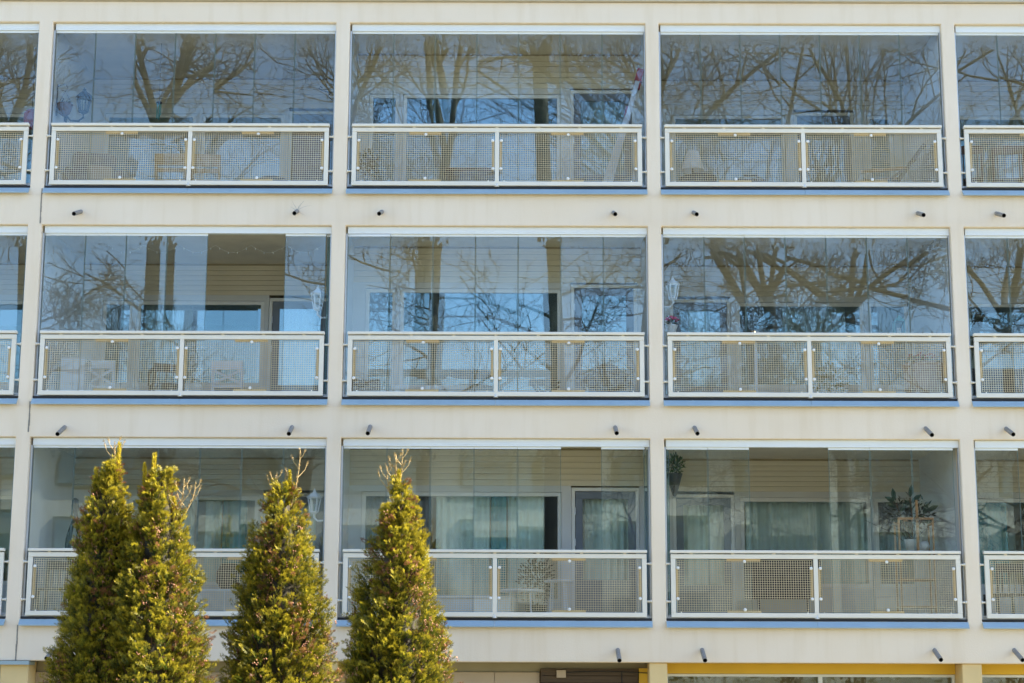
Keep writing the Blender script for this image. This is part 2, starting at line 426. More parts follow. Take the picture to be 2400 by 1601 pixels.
# which panes are in place: fraction of the seven pane widths (left edge), others are folded aside
GAPS = {(1, 1): ([0, 1, 2, 3, 5.9], 'R', 2), (2, 2): ([0, 1, 2, 3, 4, 5.92], 'R', 1), (2, 3): ([0, 1, 3.9, 4.9, 5.9], 'L', 2), (2, 4): ([0, 4, 5, 6], 'R', 3)}
PM = {}
def pane_mesh(w, z0, z1):
    e = .004; q = .0085
    mb = MB().box(q, w - q, -.004, .004, z0, z1, 0)
    mb.box(e, q - .0001, -.0042, .0042, z0, z1, 1).box(w - q + .0001, w - e, -.0042, .0042, z0, z1, 1)
    return mb.mesh('pane', ['glass', 'edge'])
def make_glazing(i, row):
    x0, x1 = OPEN[i]; b = BEAM[row]
    xa, xb = x0 + .03, x1 - .022
    n = 7; w = (xb - xa) / n
    zt, zb = b - .130, b - SILL + .08
    hd = MB().box(x0 + .028, x1 - .004, .06, .14, b - .100, b - .002)
    hd.box(x0 + .0285, x1 - .0045, .057, .0615, b - .078, b - .006)
    g = hd.build('balcony_glazing', 'white', bld, bevel=.003)
    MB().box(x0 + .004, x0 + .026, .065, .125, b - SILL + .004, b - .1).build('side_profile', 'alu', g)
    MB().box(x1 - .018, x1 - .0035, .065, .125, b - SILL + .004, b - .1).build('side_profile', 'alu', g)
    tr = MB().box(x0 + .027, x1 - .019, .065, .135, b - SILL + .008, b - SILL + .045).box(x0 + .027, x1 - .019, .075, .125, b - SILL + .045, b - SILL + .058)
    tr.build('bottom_track', 'alu', g)
    MB().box(x0 + .004, x1 - .004, .01, .064, b - SILL - .001, b - SILL + .03).build('gap_shade_strip', 'dark', g)  # added dark strip for the shade in the gap above the sill
    if i not in PM:
        PM[i] = (pane_mesh(w, zb - b, zt - b),
                 MB().box(.002, w - .002, -.011, .011, zt - b - .002, -.1012).mesh('pane_rail', 'white'),
                 MB().box(.002, w - .002, -.011, .011, -SILL + .06, zb - b + .002).mesh('pane_rail', 'white'))
    pm, rt, rb = PM[i]
    lst, side, nst = GAPS.get((row, i), (list(range(n)), 'R', 0))
    for q in lst:
        rot = (R(random.gauss(0, .16)), 0, R(random.gauss(0, .20)))
        loc = (xa + q * w, .095, b)
        if (row, i, q) == (1, 2, 0): rot = (R(.25), R(.35), R(-2.2)); loc = (xa + q * w, .088, b - .004)
        p = put('pane', pm, g, loc, rot)
        for me_ in (rt, rb): put('pane_rail', me_, g, loc, rot)
    for k in range(nst):
        x = (x1 - .036 - .026 * k) if side == 'R' else (x0 + .042 + .026 * k)
        for me_, nm in ((pm, 'pane'), (rt, 'pane_rail'), (rb, 'pane_rail')): put(nm, me_, g, (x, .115, b), (0, 0, R(90 + random.uniform(-1, 1))))

BOARD = {}
def window(x0, x1, z0, z1, y, splits=(), gm='winglass'):
    t = .055
    fr = MB().box(x0, x1, y - .03, y + .05, z1 - t, z1).box(x0, x1, y - .03, y + .05, z0, z0 + t)
    fr.box(x0, x0 + t, y - .029, y + .049, z0 + t, z1 - t).box(x1 - t, x1, y - .029, y + .049, z0 + t, z1 - t)
    for s in splits: fr.box(s - .02, s + .02, y - .028, y + .048, z0 + t, z1 - t)
    o = fr.build('window', 'frame', bld, bevel=.004)
    ed = [x0 + t] + [s for s in splits] + [x1 - t]
    for k in range(len(ed) - 1):
        a = ed[k] + (.02 if k else 0); c = ed[k + 1] - (.02 if k < len(ed) - 2 else 0)
        cxy = ((a + c) / 2, y, (z0 + z1) / 2)
        MB().box(a - cxy[0], c - cxy[0], -.006, .006, z0 + t - cxy[2], z1 - t - cxy[2]).build('window_pane', gm, o, cxy)
    return o

def door(x0, x1, z0, z1, y, hinge, gm='winglass'):
    t = .05
    o = MB().box(x0, x1, y - .03, y + .05, z1 - t, z1).box(x0, x0 + t, y - .029, y + .049, z0, z1 - t).box(x1 - t, x1, y - .029, y + .049, z0, z1 - t).build('door', 'frame', bld, bevel=.004)
    a, c, d, e = x0 + t + .004, x1 - t - .004, z0 + .01, z1 - t - .004
    s = .105
    lf = MB().box(a, c, y - .015, y + .03, e - s, e).box(a, c, y - .015, y + .03, d, d + .62)
    lf.box(a, a + s, y - .0145, y + .0295, d + .62, e - s).box(c - s, c, y - .0145, y + .0295, d + .62, e - s)
    lf.build('door_leaf', 'doorpaint', o, bevel=.004)
    MB().box(a + s, c - s, y - .003, y + .007, d + .62, e - s).build('door_pane', gm, o)
    hx = c - .05 if hinge < 0 else a + .05
    MB().tube([(hx, y - .015, d + 1.0), (hx, y - .06, d + 1.0), (hx + .1 * (-1 if hinge < 0 else 1), y - .06, d + 1.0)], .009, 8).build('handle', 'white', o)
    qx = a - .002 if hinge < 0 else c + .002
    for hz in (e - .28, e - .72): MB().tube([(qx, y - .03, hz - .05), (qx, y - .03, hz + .05)], .008, 8).build('hinge', 'white', o)

def back_wall(i, row):
    x0, x1 = OPEN[i]; b = BEAM[row]; D = DEPTH[i]
    e = .004; L, Rr = x0 - .09, x1 + .09
    if i == 2: wt = b - .565; ceilz = b + .06
    else: wt = b - .515; ceilz = b + .06
    fl = b - 2.45
    y = D
    # openings: (kind, x0, x1, sill)
    if i == 2: ops = [('w', -2.17, -1.73, 2.12), ('w', -1.67, .66, 2.12), ('d', .80, 1.76, 0)]
    elif (row, i) == (0, 1): ops = [('w', -6.33, -4.93, 1.9), ('w', -4.84, -3.57, 1.9), ('d', -3.50, -2.72, 0)]
    elif (row, i) == (0, 3): ops = [('w', 2.40, 4.14, 1.9), ('d', 4.28, 5.2, 0), ('w', 5.40, 5.80, 1.9)]
    elif i == 1: ops = [('w', -6.23, -5.77, 1.83), ('w', -5.71, -3.79, 1.83), ('d', -3.72, -2.78, 0)]
    elif i == 3: ops = [('d', 2.33, 3.24, 0), ('w', 3.33, 5.25, 1.83), ('w', 5.31, 5.92, 1.83)]
    elif i == 0: ops = [('w', -10.5, -10.0, 1.83), ('w', -9.9, -8.4, 1.83), ('w', -8.3, -6.96, 1.83)]
    else: ops = [('w', 6.52, 8.35, 1.83), ('w', 8.45, 8.95, 1.83), ('d', 9.1, 10.0, 0)]
    wall = MB(); xp = L
    for k, (t, a, c, s) in enumerate(ops):
        wall.box(xp, a - .003, y, y + .16, fl, wt - .003)
        if t == 'w':
            wall.box(a - .003, c + .003, y + .001, y + .159, fl, b - s - .003)
            sp = ()
            if c - a > 1.2 and i in (0, 3): sp = ()
            window(a, c, b - s, wt - .006, y + .05, sp, 'clearglass' if row == 2 else 'winglass')
        else:
            door(a, c, fl + .02, wt - .006 + (.07 if i == 2 else .05), y + .04, -1 if a < c and i != 3 else 1, 'clearglass' if row == 2 else 'winglass')
        xp = c + .003
    wall.box(xp, Rr, y, y + .16, fl, wt - .003)
    # lintel strip above the openings, siding boards over it
    doors = [(a, c) for t, a, c, s in ops if t == 'd']
    lt = wt + .085
    xp = L
    for a, c in doors:
        if a - xp > .05: wall.box(xp, a - .003, y + .0005, y + .16, wt - .003, lt)
        xp = c + .003
    wall.box(xp, Rr, y + .0005, y + .16, wt - .003, lt)
    w = wall.build('balcony_wall', 'inner', bld)
    n = max(4, round((ceilz - .012 - lt) / .085)); h = (ceilz - .03 - lt) / n
    MB().box(L, Rr, y + .03, y + .16, lt + .001, ceilz).build('siding_backing', 'taupe', w)
    key = (i, round(h, 4))
    if key not in BOARD:
        BOARD[key] = MB().add([(0, .0, .002), (Rr - L, .0, .002), (Rr - L, .028, .002), (0, .028, .002), (0, .006, h - .002), (Rr - L, .006, h - .002), (Rr - L, .028, h - .002), (0, .028, h - .002)],
                              [(0, 3, 2, 1), (4, 5, 6, 7), (0, 1, 5, 4), (1, 2, 6, 5), (2, 3, 7, 6), (3, 0, 4, 7)]).mesh('siding_board', 'siding')
    for k in range(n): put('siding_board', BOARD[key], w, (L, y + random.uniform(-.002, .002), lt + k * h))
    # balcony floor and the ceiling board with its lamp base
    MB().box(x0 - .0, x1 + .0, .19, y, fl - .04, fl).build('balcony_floor', 'floor', bld)

random.seed(21)
for row in range(3):
    for i in range(5):
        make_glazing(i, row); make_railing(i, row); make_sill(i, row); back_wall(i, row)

# --- drain pipes
pm = MB()
L = .36; drop = .125
a = Vector((0, .02, 0)); e = Vector((0, -L, -drop))
n = 20
t_ = (e - a).normalized(); x_ = Vector((1, 0, 0)); y_ = t_.cross(x_)
for c_, r_ in ((a, .030), (e, .030), (e, .0255), (a * .5 + e * .5, .0255)):
    for j in range(n): pm.v.append(tuple(c_ + (x_ * math.cos(2 * math.pi * j / n) + y_ * math.sin(2 * math.pi * j / n)) * r_))
for k in range(3):
    for j in range(n): pm.f.append((k * n + j, k * n + (j + 1) % n, (k + 1) * n + (j + 1) % n, (k + 1) * n + j)); pm.m.append(1 if k == 2 else 0)
pm.f.append(tuple(3 * n + j for j in range(n))); pm.m.append(1)
PIPE = pm.mesh('drain_pipe', ['pipe', 'black'])
PX = [[(-8.3, 8.15), (-6.01, 8.14), (-3.02, 8.155), (-1.85, 8.15), (1.35, 8.145), (2.455, 8.15), (5.55, 8.15), (6.635, 8.15), (9.6, 8.15)],
      [(-6.08, 5.13), (-3.01, 5.14), (-1.955, 5.15), (1.35, 5.15), (2.42, 5.15), (5.535, 5.15), (6.62, 5.15)],
      [(-6.07, 2.185), (-2.98, 2.185), (-1.95, 2.19), (1.36, 2.19), (2.47, 2.195), (5.53, 2.20), (6.58, 2.205)]]
for rI, row in enumerate(PX):
    for x, z in row: put('drain_pipe', PIPE, bld, (x, 0, z), (R(0 if rI == 0 else 2.2) + R(random.uniform(-1.2, 1.2)), 0, R(random.uniform(-1.5, 1.5))))
# hairline cracks fanning out round one pipe
random.seed(8)
cr = MB()
for ang, ln in ((150, .13), (118, .20), (62, .22), (42, .26), (75, .13), (200, .10), (250, .12), (-28, .14)):
    p = Vector((-3.02 + .03 * math.cos(R(ang)), 0, 8.155 + .03 * math.sin(R(ang)))); pts = [p.copy()]; d = R(ang)
    for s in range(5):
        d += R(random.uniform(-16, 16)); p = p + Vector((math.cos(d), 0, math.sin(d))) * ln / 5; pts.append(p.copy())
    cr.tube([q + Vector((0, .001, 0)) for q in pts], [.0024, .0022, .0019, .0015, .0010, .0006], 4)
cr.build('plaster_crack', 'crack', bld)

# --- ground floor
for cx0, cx1 in ((-6.765, -6.40), (-2.55, -2.33), (1.775, 2.012), (5.89, 6.15)):
    MB().box(cx0, cx1, .03, .45, G, BASE - .002).build('ground_column', 'yellowcol', bld, bevel=.012)
MB().box(-6.80, -6.38, -.035, .27, BASE - .052, BASE - .004).build('column_flashing', 'sill', bld)
# yellow recess with white-framed shop windows at the right
def gf_window(x0, x1, mull):
    y = .46; top = 1.888; t = .035
    MB().box(x0, x1, y - .06, y + .2, top + .003, BASE + .05).build('ground_lintel', 'yellow', bld)
    o = MB().box(x0, x1, y - .02, y + .05, top - t, top).box(x0, x0 + t, y - .019, y + .049, G + .6, top - t).box(x1 - t, x1, y - .019, y + .049, G + .6, top - t).box(x0, x1, y - .02, y + .05, G + .56, G + .6)
    for m_ in mull: o.box(m_ - .028, m_ + .028, y - .018, y + .048, G + .6, top - t)
    w = o.build('ground_window', 'frame', bld, bevel=.003)
    ed = [x0 + t] + list(mull) + [x1 - t]
    for k in range(len(ed) - 1): MB().box(ed[k] + .03 * (k > 0), ed[k + 1] - .03 * (k < len(ed) - 2), y, y + .012, G + .6, top - t).build('window_pane', 'glass', w)
    MB().box(x0 + t, x1 - t, y + .08, y + .085, G + .6, top - t).build('reflection_panel', 'reflection_panel', w)  # added brown panel standing in for brown reflections in the panes
    MB().box(x0, x1, y - .02, y + .2, G, G + .557).build('ground_wall', 'yellow', bld)
gf_window(2.016, 5.886, (4.09,))
gf_window(6.154, 10.3, (8.2,))
# recess behind the left and middle bays: beige board wall, taupe lintel, brown slatted door
MB().box(-2.326, 1.771, .45, .65, 1.905, BASE + .05).build('ground_lintel', 'taupe', bld)
bw = MB().box(-2.326, -.27, .41, .45, G, 1.90).build('ground_wall', 'beige', bld)
MB().box(-.264, .335, .412, .45, G, 1.90).build('ground_wall', 'beige', bld)
MB().box(1.66, 1.772, .35, .45, G, 1.957).build('ground_wall', 'yellow', bld)
MB().box(-6.396, -2.554, .45, .65, 1.89, BASE + .05).build('ground_lintel', 'taupe', bld)
MB().box(-6.396, -2.554, .41, .45, G, 1.885).build('ground_wall', 'beige', bld)
MB().box(XL, -6.77, .41, .45, G, BASE).build('ground_wall', 'beige', bld)
sg = MB().box(.345, 1.655, .38, .44, G, 1.95).build('slatted_gate', 'slatbrown', bld)
SL = MB().box(0, 1.296, 0, .022, 0, .083).mesh('slat', 'slatbrown')
k = 0; z = 1.862
while z > G + .1:
    s = put('slat', SL, sg, (.352, .356 + random.uniform(-.002, .002), z)); z -= .092
MB().box(.56, .685, .325, .355, 1.83, 1.93).build('junction_box', 'beige', bld, bevel=.006)
MB().tube([(1.655, .34, 1.90), (1.5, .342, 1.908), (1.2, .343, 1.915), (.9, .343, 1.91), (.69, .343, 1.9)], .006, 6).tube([(1.77, .33, 1.895), (1.655, .34, 1.90)], .006, 6).tube([(1.43, .343, 1.905), (1.432, .343, 1.6)], .006, 6).build('cable', 'dark', bld)

# ------------------------------------------------------------------ bare trees across the lawn, seen as reflections in the panes
def polytubes(lines, me_name, mat, parent):
    V = []; F = []; base = 0
    for pts, rad, n in lines:
        p = np.asarray(pts, float); k = len(p)
        t = np.empty_like(p); t[1:-1] = p[2:] - p[:-2]; t[0] = p[1] - p[0]; t[-1] = p[-1] - p[-2]
        t /= np.linalg.norm(t, axis=1, keepdims=True) + 1e-9
        ref = np.array([.31, .9, .22]) if abs(t[:, 2]).mean() > .6 else np.array([.1, .05, 1.])
        x = np.cross(t, ref); x /= np.linalg.norm(x, axis=1, keepdims=True) + 1e-9
        y = np.cross(t, x)
        a = np.arange(n) * 2 * math.pi / n
        ring = p[:, None] + (x[:, None] * np.cos(a)[None, :, None] + y[:, None] * np.sin(a)[None, :, None]) * np.asarray(rad)[:, None, None]
        V.append(ring.reshape(-1, 3))
        i, j = np.meshgrid(np.arange(k - 1), np.arange(n), indexing='ij')
        A = base + i * n + j; B = base + i * n + (j + 1) % n
        F.append(np.stack([A, B, B + n, A + n], -1).reshape(-1, 4)); base += k * n
    V = np.concatenate(V); F = np.concatenate(F)
    me = bpy.data.meshes.new(me_name)
    me.vertices.add(len(V)); me.vertices.foreach_set('co', V.ravel())
    me.loops.add(F.size); me.loops.foreach_set('vertex_index', F.ravel().astype(np.int32))
    me.polygons.add(len(F)); me.polygons.foreach_set('loop_start', np.arange(0, F.size, 4, dtype=np.int32))
    me.polygons.foreach_set('use_smooth', np.ones(len(F), bool))
    me.materials.append(M[mat]); me.update(); me.validate()
    return put(me_name, me, parent)

def bare_tree(x, y, label, fork, r0, lean, seed, nlimb=4, spread=34, side=16, height=25, twigs=1.0, limbdir=None):
    rng = np.random.default_rng(seed)
    big, fine = [], []
    def grow(p, d, L, r, rend, n, wob, up, out, sides):
        pts = [p]; rad = [r]; q = p.copy(); d = d / np.linalg.norm(d)
        for k in range(n):
            d = d + rng.normal(0, wob, 3) + np.array([0, 0, up]); d /= np.linalg.norm(d)
            q = q + d * L / n; pts.append(q.copy()); rad.append(r + (rend - r) * (k + 1) / n)
        out.append((pts, rad, sides)); return np.array(pts), rad
    def perp(d, ang):
        a = rng.normal(0, 1, 3); a -= d * a.dot(d); a /= np.linalg.norm(a) + 1e-9
        return d * math.cos(ang) + a * math.sin(ang)
    def fill(pts, rad, L, lvl):
        if lvl > 3: return
        cnt = [0, 10, 8, 5][lvl] * twigs
        cnt = int(cnt) + (rng.random() < cnt % 1)
        for c in range(cnt):
            u = .16 + .84 * (c + rng.random()) / cnt; s = u * (len(pts) - 1); i = min(int(s), len(pts) - 2)
            p = pts[i] + (pts[i + 1] - pts[i]) * (s - i); d = pts[i + 1] - pts[i]; d /= np.linalg.norm(d)
            rr_ = (rad[i] + (rad[i + 1] - rad[i]) * (s - i))
            l2 = L * rng.uniform(.34, .62) * (1.15 - .4 * u)
            r2 = max(.0095, min(rr_ * .62, .019 * l2 + .004))
            d2 = perp(d, R(rng.uniform(32, 68)))
            n = [0, 6, 5, 3][lvl]
            a, b = grow(p, d2, l2, r2, .0068, n, [0, .17, .2, .22][lvl], [.0, .05, .045, .03][lvl], fine if lvl > 1 else big, [0, 5, 4, 3][lvl])
            fill(a, b, l2, lvl + 1)
    H = fork - G
    d0 = np.array([lean[0], lean[1], 1.])
    tp, trd = grow(np.array([0., 0., 0.]), d0, H, r0 * 1.18, r0 * .80, 9, .022, .0, big, 12)
    # flare at the foot
    for k in range(nlimb):
        az = 2 * math.pi * k / nlimb + rng.uniform(-.5, .5); el = R(rng.uniform(spread * .45, spread * 1.25))
        if limbdir and k < len(limbdir): az, el = limbdir[k]; az = R(az); el = R(el)
        d = np.array([math.cos(az) * math.sin(el), math.sin(az) * math.sin(el), math.cos(el)])
        L = (height - fork) * rng.uniform(.8, 1.1) / max(.6, math.cos(el)); rl = r0 * rng.uniform(.36, .54)
        s0 = tp[-1] - np.array([0, 0, .25 + rng.uniform(0, .5)])
        a, b = grow(s0, d, L, rl, .03, 9, .10, .035, big, 9)
        fill(a, b, L * .8, 1)
    for k in range(side):                   # thinner branches low on the trunk
        u = rng.uniform(.42, .97); i = int(u * (len(tp) - 1)); p = tp[i] + (tp[min(i + 1, len(tp) - 1)] - tp[i]) * rng.random()
        az = rng.uniform(0, 6.28); el = R(rng.uniform(50, 88)); d = np.array([math.cos(az) * math.sin(el), math.sin(az) * math.sin(el), math.cos(el)])
        L = rng.uniform(3.2, 6.5); a, b = grow(p, d, L, rng.uniform(.035, .085), .012, 8, .16, .02, big, 6); fill(a, b, L * .72, 1 if L > 4.6 else 2)
    t = thing('bare_tree', label, 'tree', (x, y, G), 0, 'bare trees reflected in the balcony glass')
    big = [(p_, [q * .86 for q in r_], n_) for p_, r_, n_ in big]
    polytubes(big, 'trunk', 'treebark', t); kind(polytubes(fine, 'twigs', 'treebark', t), 'stuff')
    return t

TREES = [
    (-15.4, -30, 'bare tree mirrored in the glass left of the first column', 19, .31, (.02, 0), 1, 4, 40, 14, 25),
    (-11.3, -32, 'bare tree whose trunk fans into many limbs in the left top balcony glass', 19.6, .29, (.0, 0), 12, 6, 36, 15, 27, .9),
    (-6.9, -31, 'leaning bare tree mirrored near the right end of the left top balcony', 19.2, .26, (.02, .01), 3, 3, 30, 10, 26),
    (-2.6, -29, 'bare tree of several upright stems mirrored at the left of the middle balconies', 18.4, .31, (.0, 0), 4, 4, 18, 9, 27, .6),
    (1.35, -30, 'thick upright bare tree mirrored right of centre in the middle balconies', 21.5, .33, (.0, 0), 5, 4, 22, 9, 27, .6),
    (3.1, -31, 'slanting bare tree mirrored beside the third column on the middle floor', 17.6, .33, (.035, 0), 6, 4, 36, 9, 26, .8),
    (8.2, -29, 'forked bare tree with a low V mirrored in the right middle-floor balcony', 13.8, .25, (.0, 0), 7, 5, 30, 12, 26),
    (10.5, -31, 'bare tree with long sweeping boughs mirrored at the right end of the right balconies', 14.0, .22, (.02, 0), 8, 5, 52, 14, 25),
    (15.2, -30, 'dense twiggy bare tree mirrored beyond the fourth column', 13.5, .27, (.0, 0), 9, 5, 55, 16, 24),
]
for a_ in TREES: bare_tree(*a_)

# ------------------------------------------------------------------ the house across the lawn, mirrored in the lowest row
opp = thing('opposite_building', 'pale apartment house with olive window bands mirrored in the lowest row of panes', 'building', (0, -46, G))
MB().box(-34, 34, -9, 0, 0, 12.7).build('wall', 'farwall', opp)
MB().box(-34.4, 34.4, -9.4, .4, 12.703, 13.0).build('roof', 'farroof', opp)
WB = MB().box(-2.0, 2.0, .0, .07, 0, 1.75, 0).mesh('window_band', 'fargreen')
WG = MB().box(-.92, .92, .072, .085, .12, 1.62).mesh('window_pane', 'glass')
for fl_ in range(4):
    for k in range(13):
        o = put('window_band', WB, opp, (-31.2 + 5.2 * k, .004, 1.1 + 2.95 * fl_))
        for sx in (-.97, .97): put('window_pane', WG, o, (sx, 0, 0))

# ------------------------------------------------------------------ thujas in front of the facade
def np_mesh(name, V, F, tint, mat, parent):
    me = bpy.data.meshes.new(name); k = F.shape[1]
    me.vertices.add(len(V)); me.vertices.foreach_set('co', V.astype(np.float32).ravel())
    me.loops.add(F.size); me.loops.foreach_set('vertex_index', F.ravel().astype(np.int32))
    me.polygons.add(len(F)); me.polygons.foreach_set('loop_start', np.arange(0, F.size, k, dtype=np.int32))
    me.update()
    at = me.attributes.new('tint', 'FLOAT_COLOR', 'POINT')
    c = np.ones((len(V), 4), np.float32); c[:, :3] = tint; at.data.foreach_set('color', c.ravel())
    me.materials.append(M[mat]); me.validate()
    return put(name, me, parent)

def spray_template():
    """a flat, forked scale-leaf spray along +x, about 1 long, in the xy plane, cupped a little"""
    T = []
    def leafl(p, ang, L, w):
        c, s = math.cos(ang), math.sin(ang)
        a = (p[0], p[1]); b = (p[0] + c * L * .55 - s * w, p[1] + s * L * .55 + c * w); d = (p[0] + c * L, p[1] + s * L); e = (p[0] + c * L * .55 + s * w, p[1] + s * L * .55 - c * w)
        T.append((a, b, d, e))
    leafl((0, 0), 0, 1.0, .085)
    leafl((.08, 0), R(36), .72, .075); leafl((.08, 0), -R(36), .72, .075)
    V = []; F = []
    for q in T:
        o = len(V)
        for (x, y) in q: V.append((x, y, -.16 * x * x - .35 * abs(y) * abs(y)))
        F.append((o, o + 1, o + 2, o + 3))
    return np.array(V), np.array(F)
SPV, SPF = spray_template()

def place_sprays(P, D, N, S, tint):
    """P origins, D directions, N approx normals, S sizes"""
    D = D / np.linalg.norm(D, axis=1, keepdims=True); Y = np.cross(N, D); Y /= np.linalg.norm(Y, axis=1, keepdims=True) + 1e-9
    Z = np.cross(D, Y)
    V = P[:, None] + S[:, None, None] * (SPV[None, :, :1] * D[:, None] + SPV[None, :, 1:2] * Y[:, None] + SPV[None, :, 2:3] * Z[:, None])
    n = len(P); F = SPF[None] + (np.arange(n) * len(SPV))[:, None, None]
    return V.reshape(-1, 3), F.reshape(-1, 4), np.repeat(tint, len(SPV), 0)

def thuja(x, y, label, prof, seed, leaders, dens=1.0, offs=0.):
    """prof: list of (height above ground, radius)"""
    k_ = (24 + y) / 20.5; x *= k_
    prof = [((h + G - 1.6) * k_ + 1.6 - G, r_ * k_ * (.92 if h < 3.4 else .86)) for h, r_ in prof]
    leaders = [(a * k_, b * k_, (c + G - 1.6) * k_ + 1.6 - G, (d + G - 1.6) * k_ + 1.6 - G, e * k_, g) for a, b, c, d, e, g in leaders]
    rng = np.random.default_rng(seed)
    ph = np.array([p[0] for p in prof]); pr = np.array([p[1] for p in prof]); Ht = ph[-1]
    t = thing('thuja', label, 'conifer', (x, y, G), 0, 'thujas in front of the building')
    nb = int(880 * dens)
    # heights picked in proportion to the local surface
    hh = np.linspace(.25, Ht - .02, 400); wgt = (np.interp(hh, ph, pr) + .05) * np.where(hh < 1.9, .35, 1.); cdf = np.cumsum(wgt); cdf /= cdf[-1]
    zt = np.interp(rng.random(nb), cdf, hh); az = rng.uniform(0, 2 * math.pi, nb)
    lob = 1 + .10 * np.sin(3 * az + zt * 2.3 + seed) + .08 * np.sin(5 * az - zt * 4.1 + 2 * seed)
    rt = np.interp(zt, ph, pr) * lob * rng.uniform(.80, 1.08, nb)
    tip = np.stack([rt * np.cos(az), rt * np.sin(az), zt], -1)
    # start: lower on the trunk
    z0 = np.maximum(.1, zt - rt * rng.uniform(.5, 1.0, nb) - .12)
    rootp = np.stack([.18 * rt * np.cos(az), .18 * rt * np.sin(az), z0], -1)
    P = []; D = []; N = []; S = []; TT = []
    stems = []; shoots = []
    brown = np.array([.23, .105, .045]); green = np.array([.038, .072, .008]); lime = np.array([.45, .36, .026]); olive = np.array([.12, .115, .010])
    for b in range(nb):
        out = np.array([math.cos(az[b]), math.sin(az[b]), 0]); tang = np.array([-out[1], out[0], 0])
        ns = int(rng.integers(5, 9)); topf = np.clip((zt[b] - (Ht - 1.5)) / 1.4, 0, 1)
        u = 1 - .62 * rng.random(ns) ** 1.4; u[0] = 1.
        org = rootp[b] + (tip[b] - rootp[b]) * u[:, None] + out * (.10 * rt[b] * np.sin(u * math.pi))[:, None] + rng.normal(0, 1, (ns, 3)) * (.018 + .035 * rt[b])
        kb = rng.random(); patch = math.sin(7 * az[b] + seed) + math.sin(3.1 * zt[b] + 2 * az[b]) + rng.normal(0, .5)
        for si in range(ns):
            d = out * rng.uniform(.2, .8) + np.array([0, 0, rng.uniform(.5, 1.1)]) + tang * rng.normal(0, .4); d /= np.linalg.norm(d)
            nrm = tang * rng.normal(0, .5) + out * .7 + rng.normal(0, .45, 3); sd_ = np.cross(nrm, d); sd_ /= np.linalg.norm(sd_) + 1e-9
            Ls = rng.uniform(.09, .17) * (.42 + .58 * min(1, rt[b] / .28)); m = int(rng.integers(9, 14))
            q = (np.arange(m) + .5) / m; alt = np.where(np.arange(m) % 2 == 0, 1, -1)
            wq = np.sin((.15 + .75 * q) * math.pi)
            droop = out * .25 - np.array([0, 0, .35])
            pos = org[si] + d * (q * Ls)[:, None] + droop * (q * q * Ls * .5)[:, None] + sd_ * (alt * wq * .014)[:, None]
            P.append(pos); D.append(d + sd_ * (alt * .75 * (1.1 - q))[:, None] + droop * q[:, None] * .5 + rng.normal(0, .15, (m, 3)))
            N.append(np.cross(d, sd_) + rng.normal(0, .35, (m, 3))); S.append(rng.uniform(.030, .052, m) * (.7 + .5 * wq))
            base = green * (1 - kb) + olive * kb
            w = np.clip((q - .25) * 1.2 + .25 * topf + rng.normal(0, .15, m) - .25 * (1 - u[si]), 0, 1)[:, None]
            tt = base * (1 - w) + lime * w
            if patch > 1.0 and rng.random() < .5: tt = np.where(q[:, None] > .45, brown * rng.uniform(.7, 1.3), tt)
            TT.append(tt * rng.uniform(.8, 1.2, (m, 1)))
        if b % 2 == 0: stems.append(([rootp[b], (rootp[b] + tip[b]) / 2 + out * .05 * rt[b], tip[b]], [.012, .008, .003], 4))
    # leaders: thin pale shoots above the top
    for (lx, ly, lz0, lz1, bend, bare) in leaders:
        a = np.array([lx, ly, lz0]); e_ = np.array([lx + bend, ly, lz1]); pts = [a + (e_ - a) * q + np.array([bend * .25 * math.sin(q * 3.1), 0, 0]) for q in np.linspace(0, 1, 7)]
        (shoots if bare else stems).append((pts, list(np.linspace(.008, .003, 7)), 5))
        ns_ = int((lz1 - lz0) * (60 if bare else 420))
        for q in np.linspace(.05, 1, max(5, ns_)):
            s = q * 6; i = min(5, int(s)); p = pts[i] + (pts[i + 1] - pts[i]) * (s - i); an = rng.uniform(0, 6.28)
            o_ = np.array([math.cos(an), math.sin(an), 0]); 
            P.append(p[None]); D.append((o_ * .6 + np.array([0, 0, 1.]))[None]); N.append((np.array([-o_[1], o_[0], 0]) + rng.normal(0, .4, 3))[None])
            S.append(np.array([rng.uniform(.035, .06) * (1.3 - .5 * q) * (.8 if bare else 1.15)])); 
            c_ = (np.array([.46, .33, .14]) if bare else lime * 1.15) * rng.uniform(.8, 1.25); TT.append(c_[None])
    for (lx, ly, lz0, lz1, bend, bare) in [l for l in leaders if l[5]]:
        for k in range(4):                      # short side shoots on the bare leaders
            q = .35 + .16 * k; sg = 1 if k % 2 else -1; Ls = .13 * (1.2 - q) * 1.6
            p0 = np.array([lx + bend * q + bend * .25 * math.sin(q * 3.1), ly, lz0 + (lz1 - lz0) * q]); p1 = p0 + np.array([sg * Ls * .55, rng.normal(0, .02), Ls * .7]); p2 = p1 + np.array([sg * Ls * .15, 0, Ls * .5])
            shoots.append(([p0, p1, p2], [.005, .004, .002], 4))
            for e_ in (.35, .6, .8, 1.):
                p = p1 + (p2 - p1) * e_; P.append(p[None]); D.append(np.array([[sg * .4, rng.normal(0, .3), 1.]])); N.append(np.array([[0., -1., .2]]) + rng.normal(0, .3, (1, 3))); S.append(np.array([rng.uniform(.03, .05)])); TT.append((np.array([.46, .33, .14]) * rng.uniform(.8, 1.2))[None])
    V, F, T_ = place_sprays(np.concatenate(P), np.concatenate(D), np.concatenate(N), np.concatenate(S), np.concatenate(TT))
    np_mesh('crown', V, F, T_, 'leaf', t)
    polytubes([([(0, 0, 0), (.01, 0, Ht * .35), (.02, .01, Ht * .7), (leaders[0][0], leaders[0][1], leaders[0][2] + .05)], [.075, .055, .028, .010], 8)] + stems, 'trunk', 'bark', t)
    polytubes(shoots, 'bare_shoots', 'shoot', t)
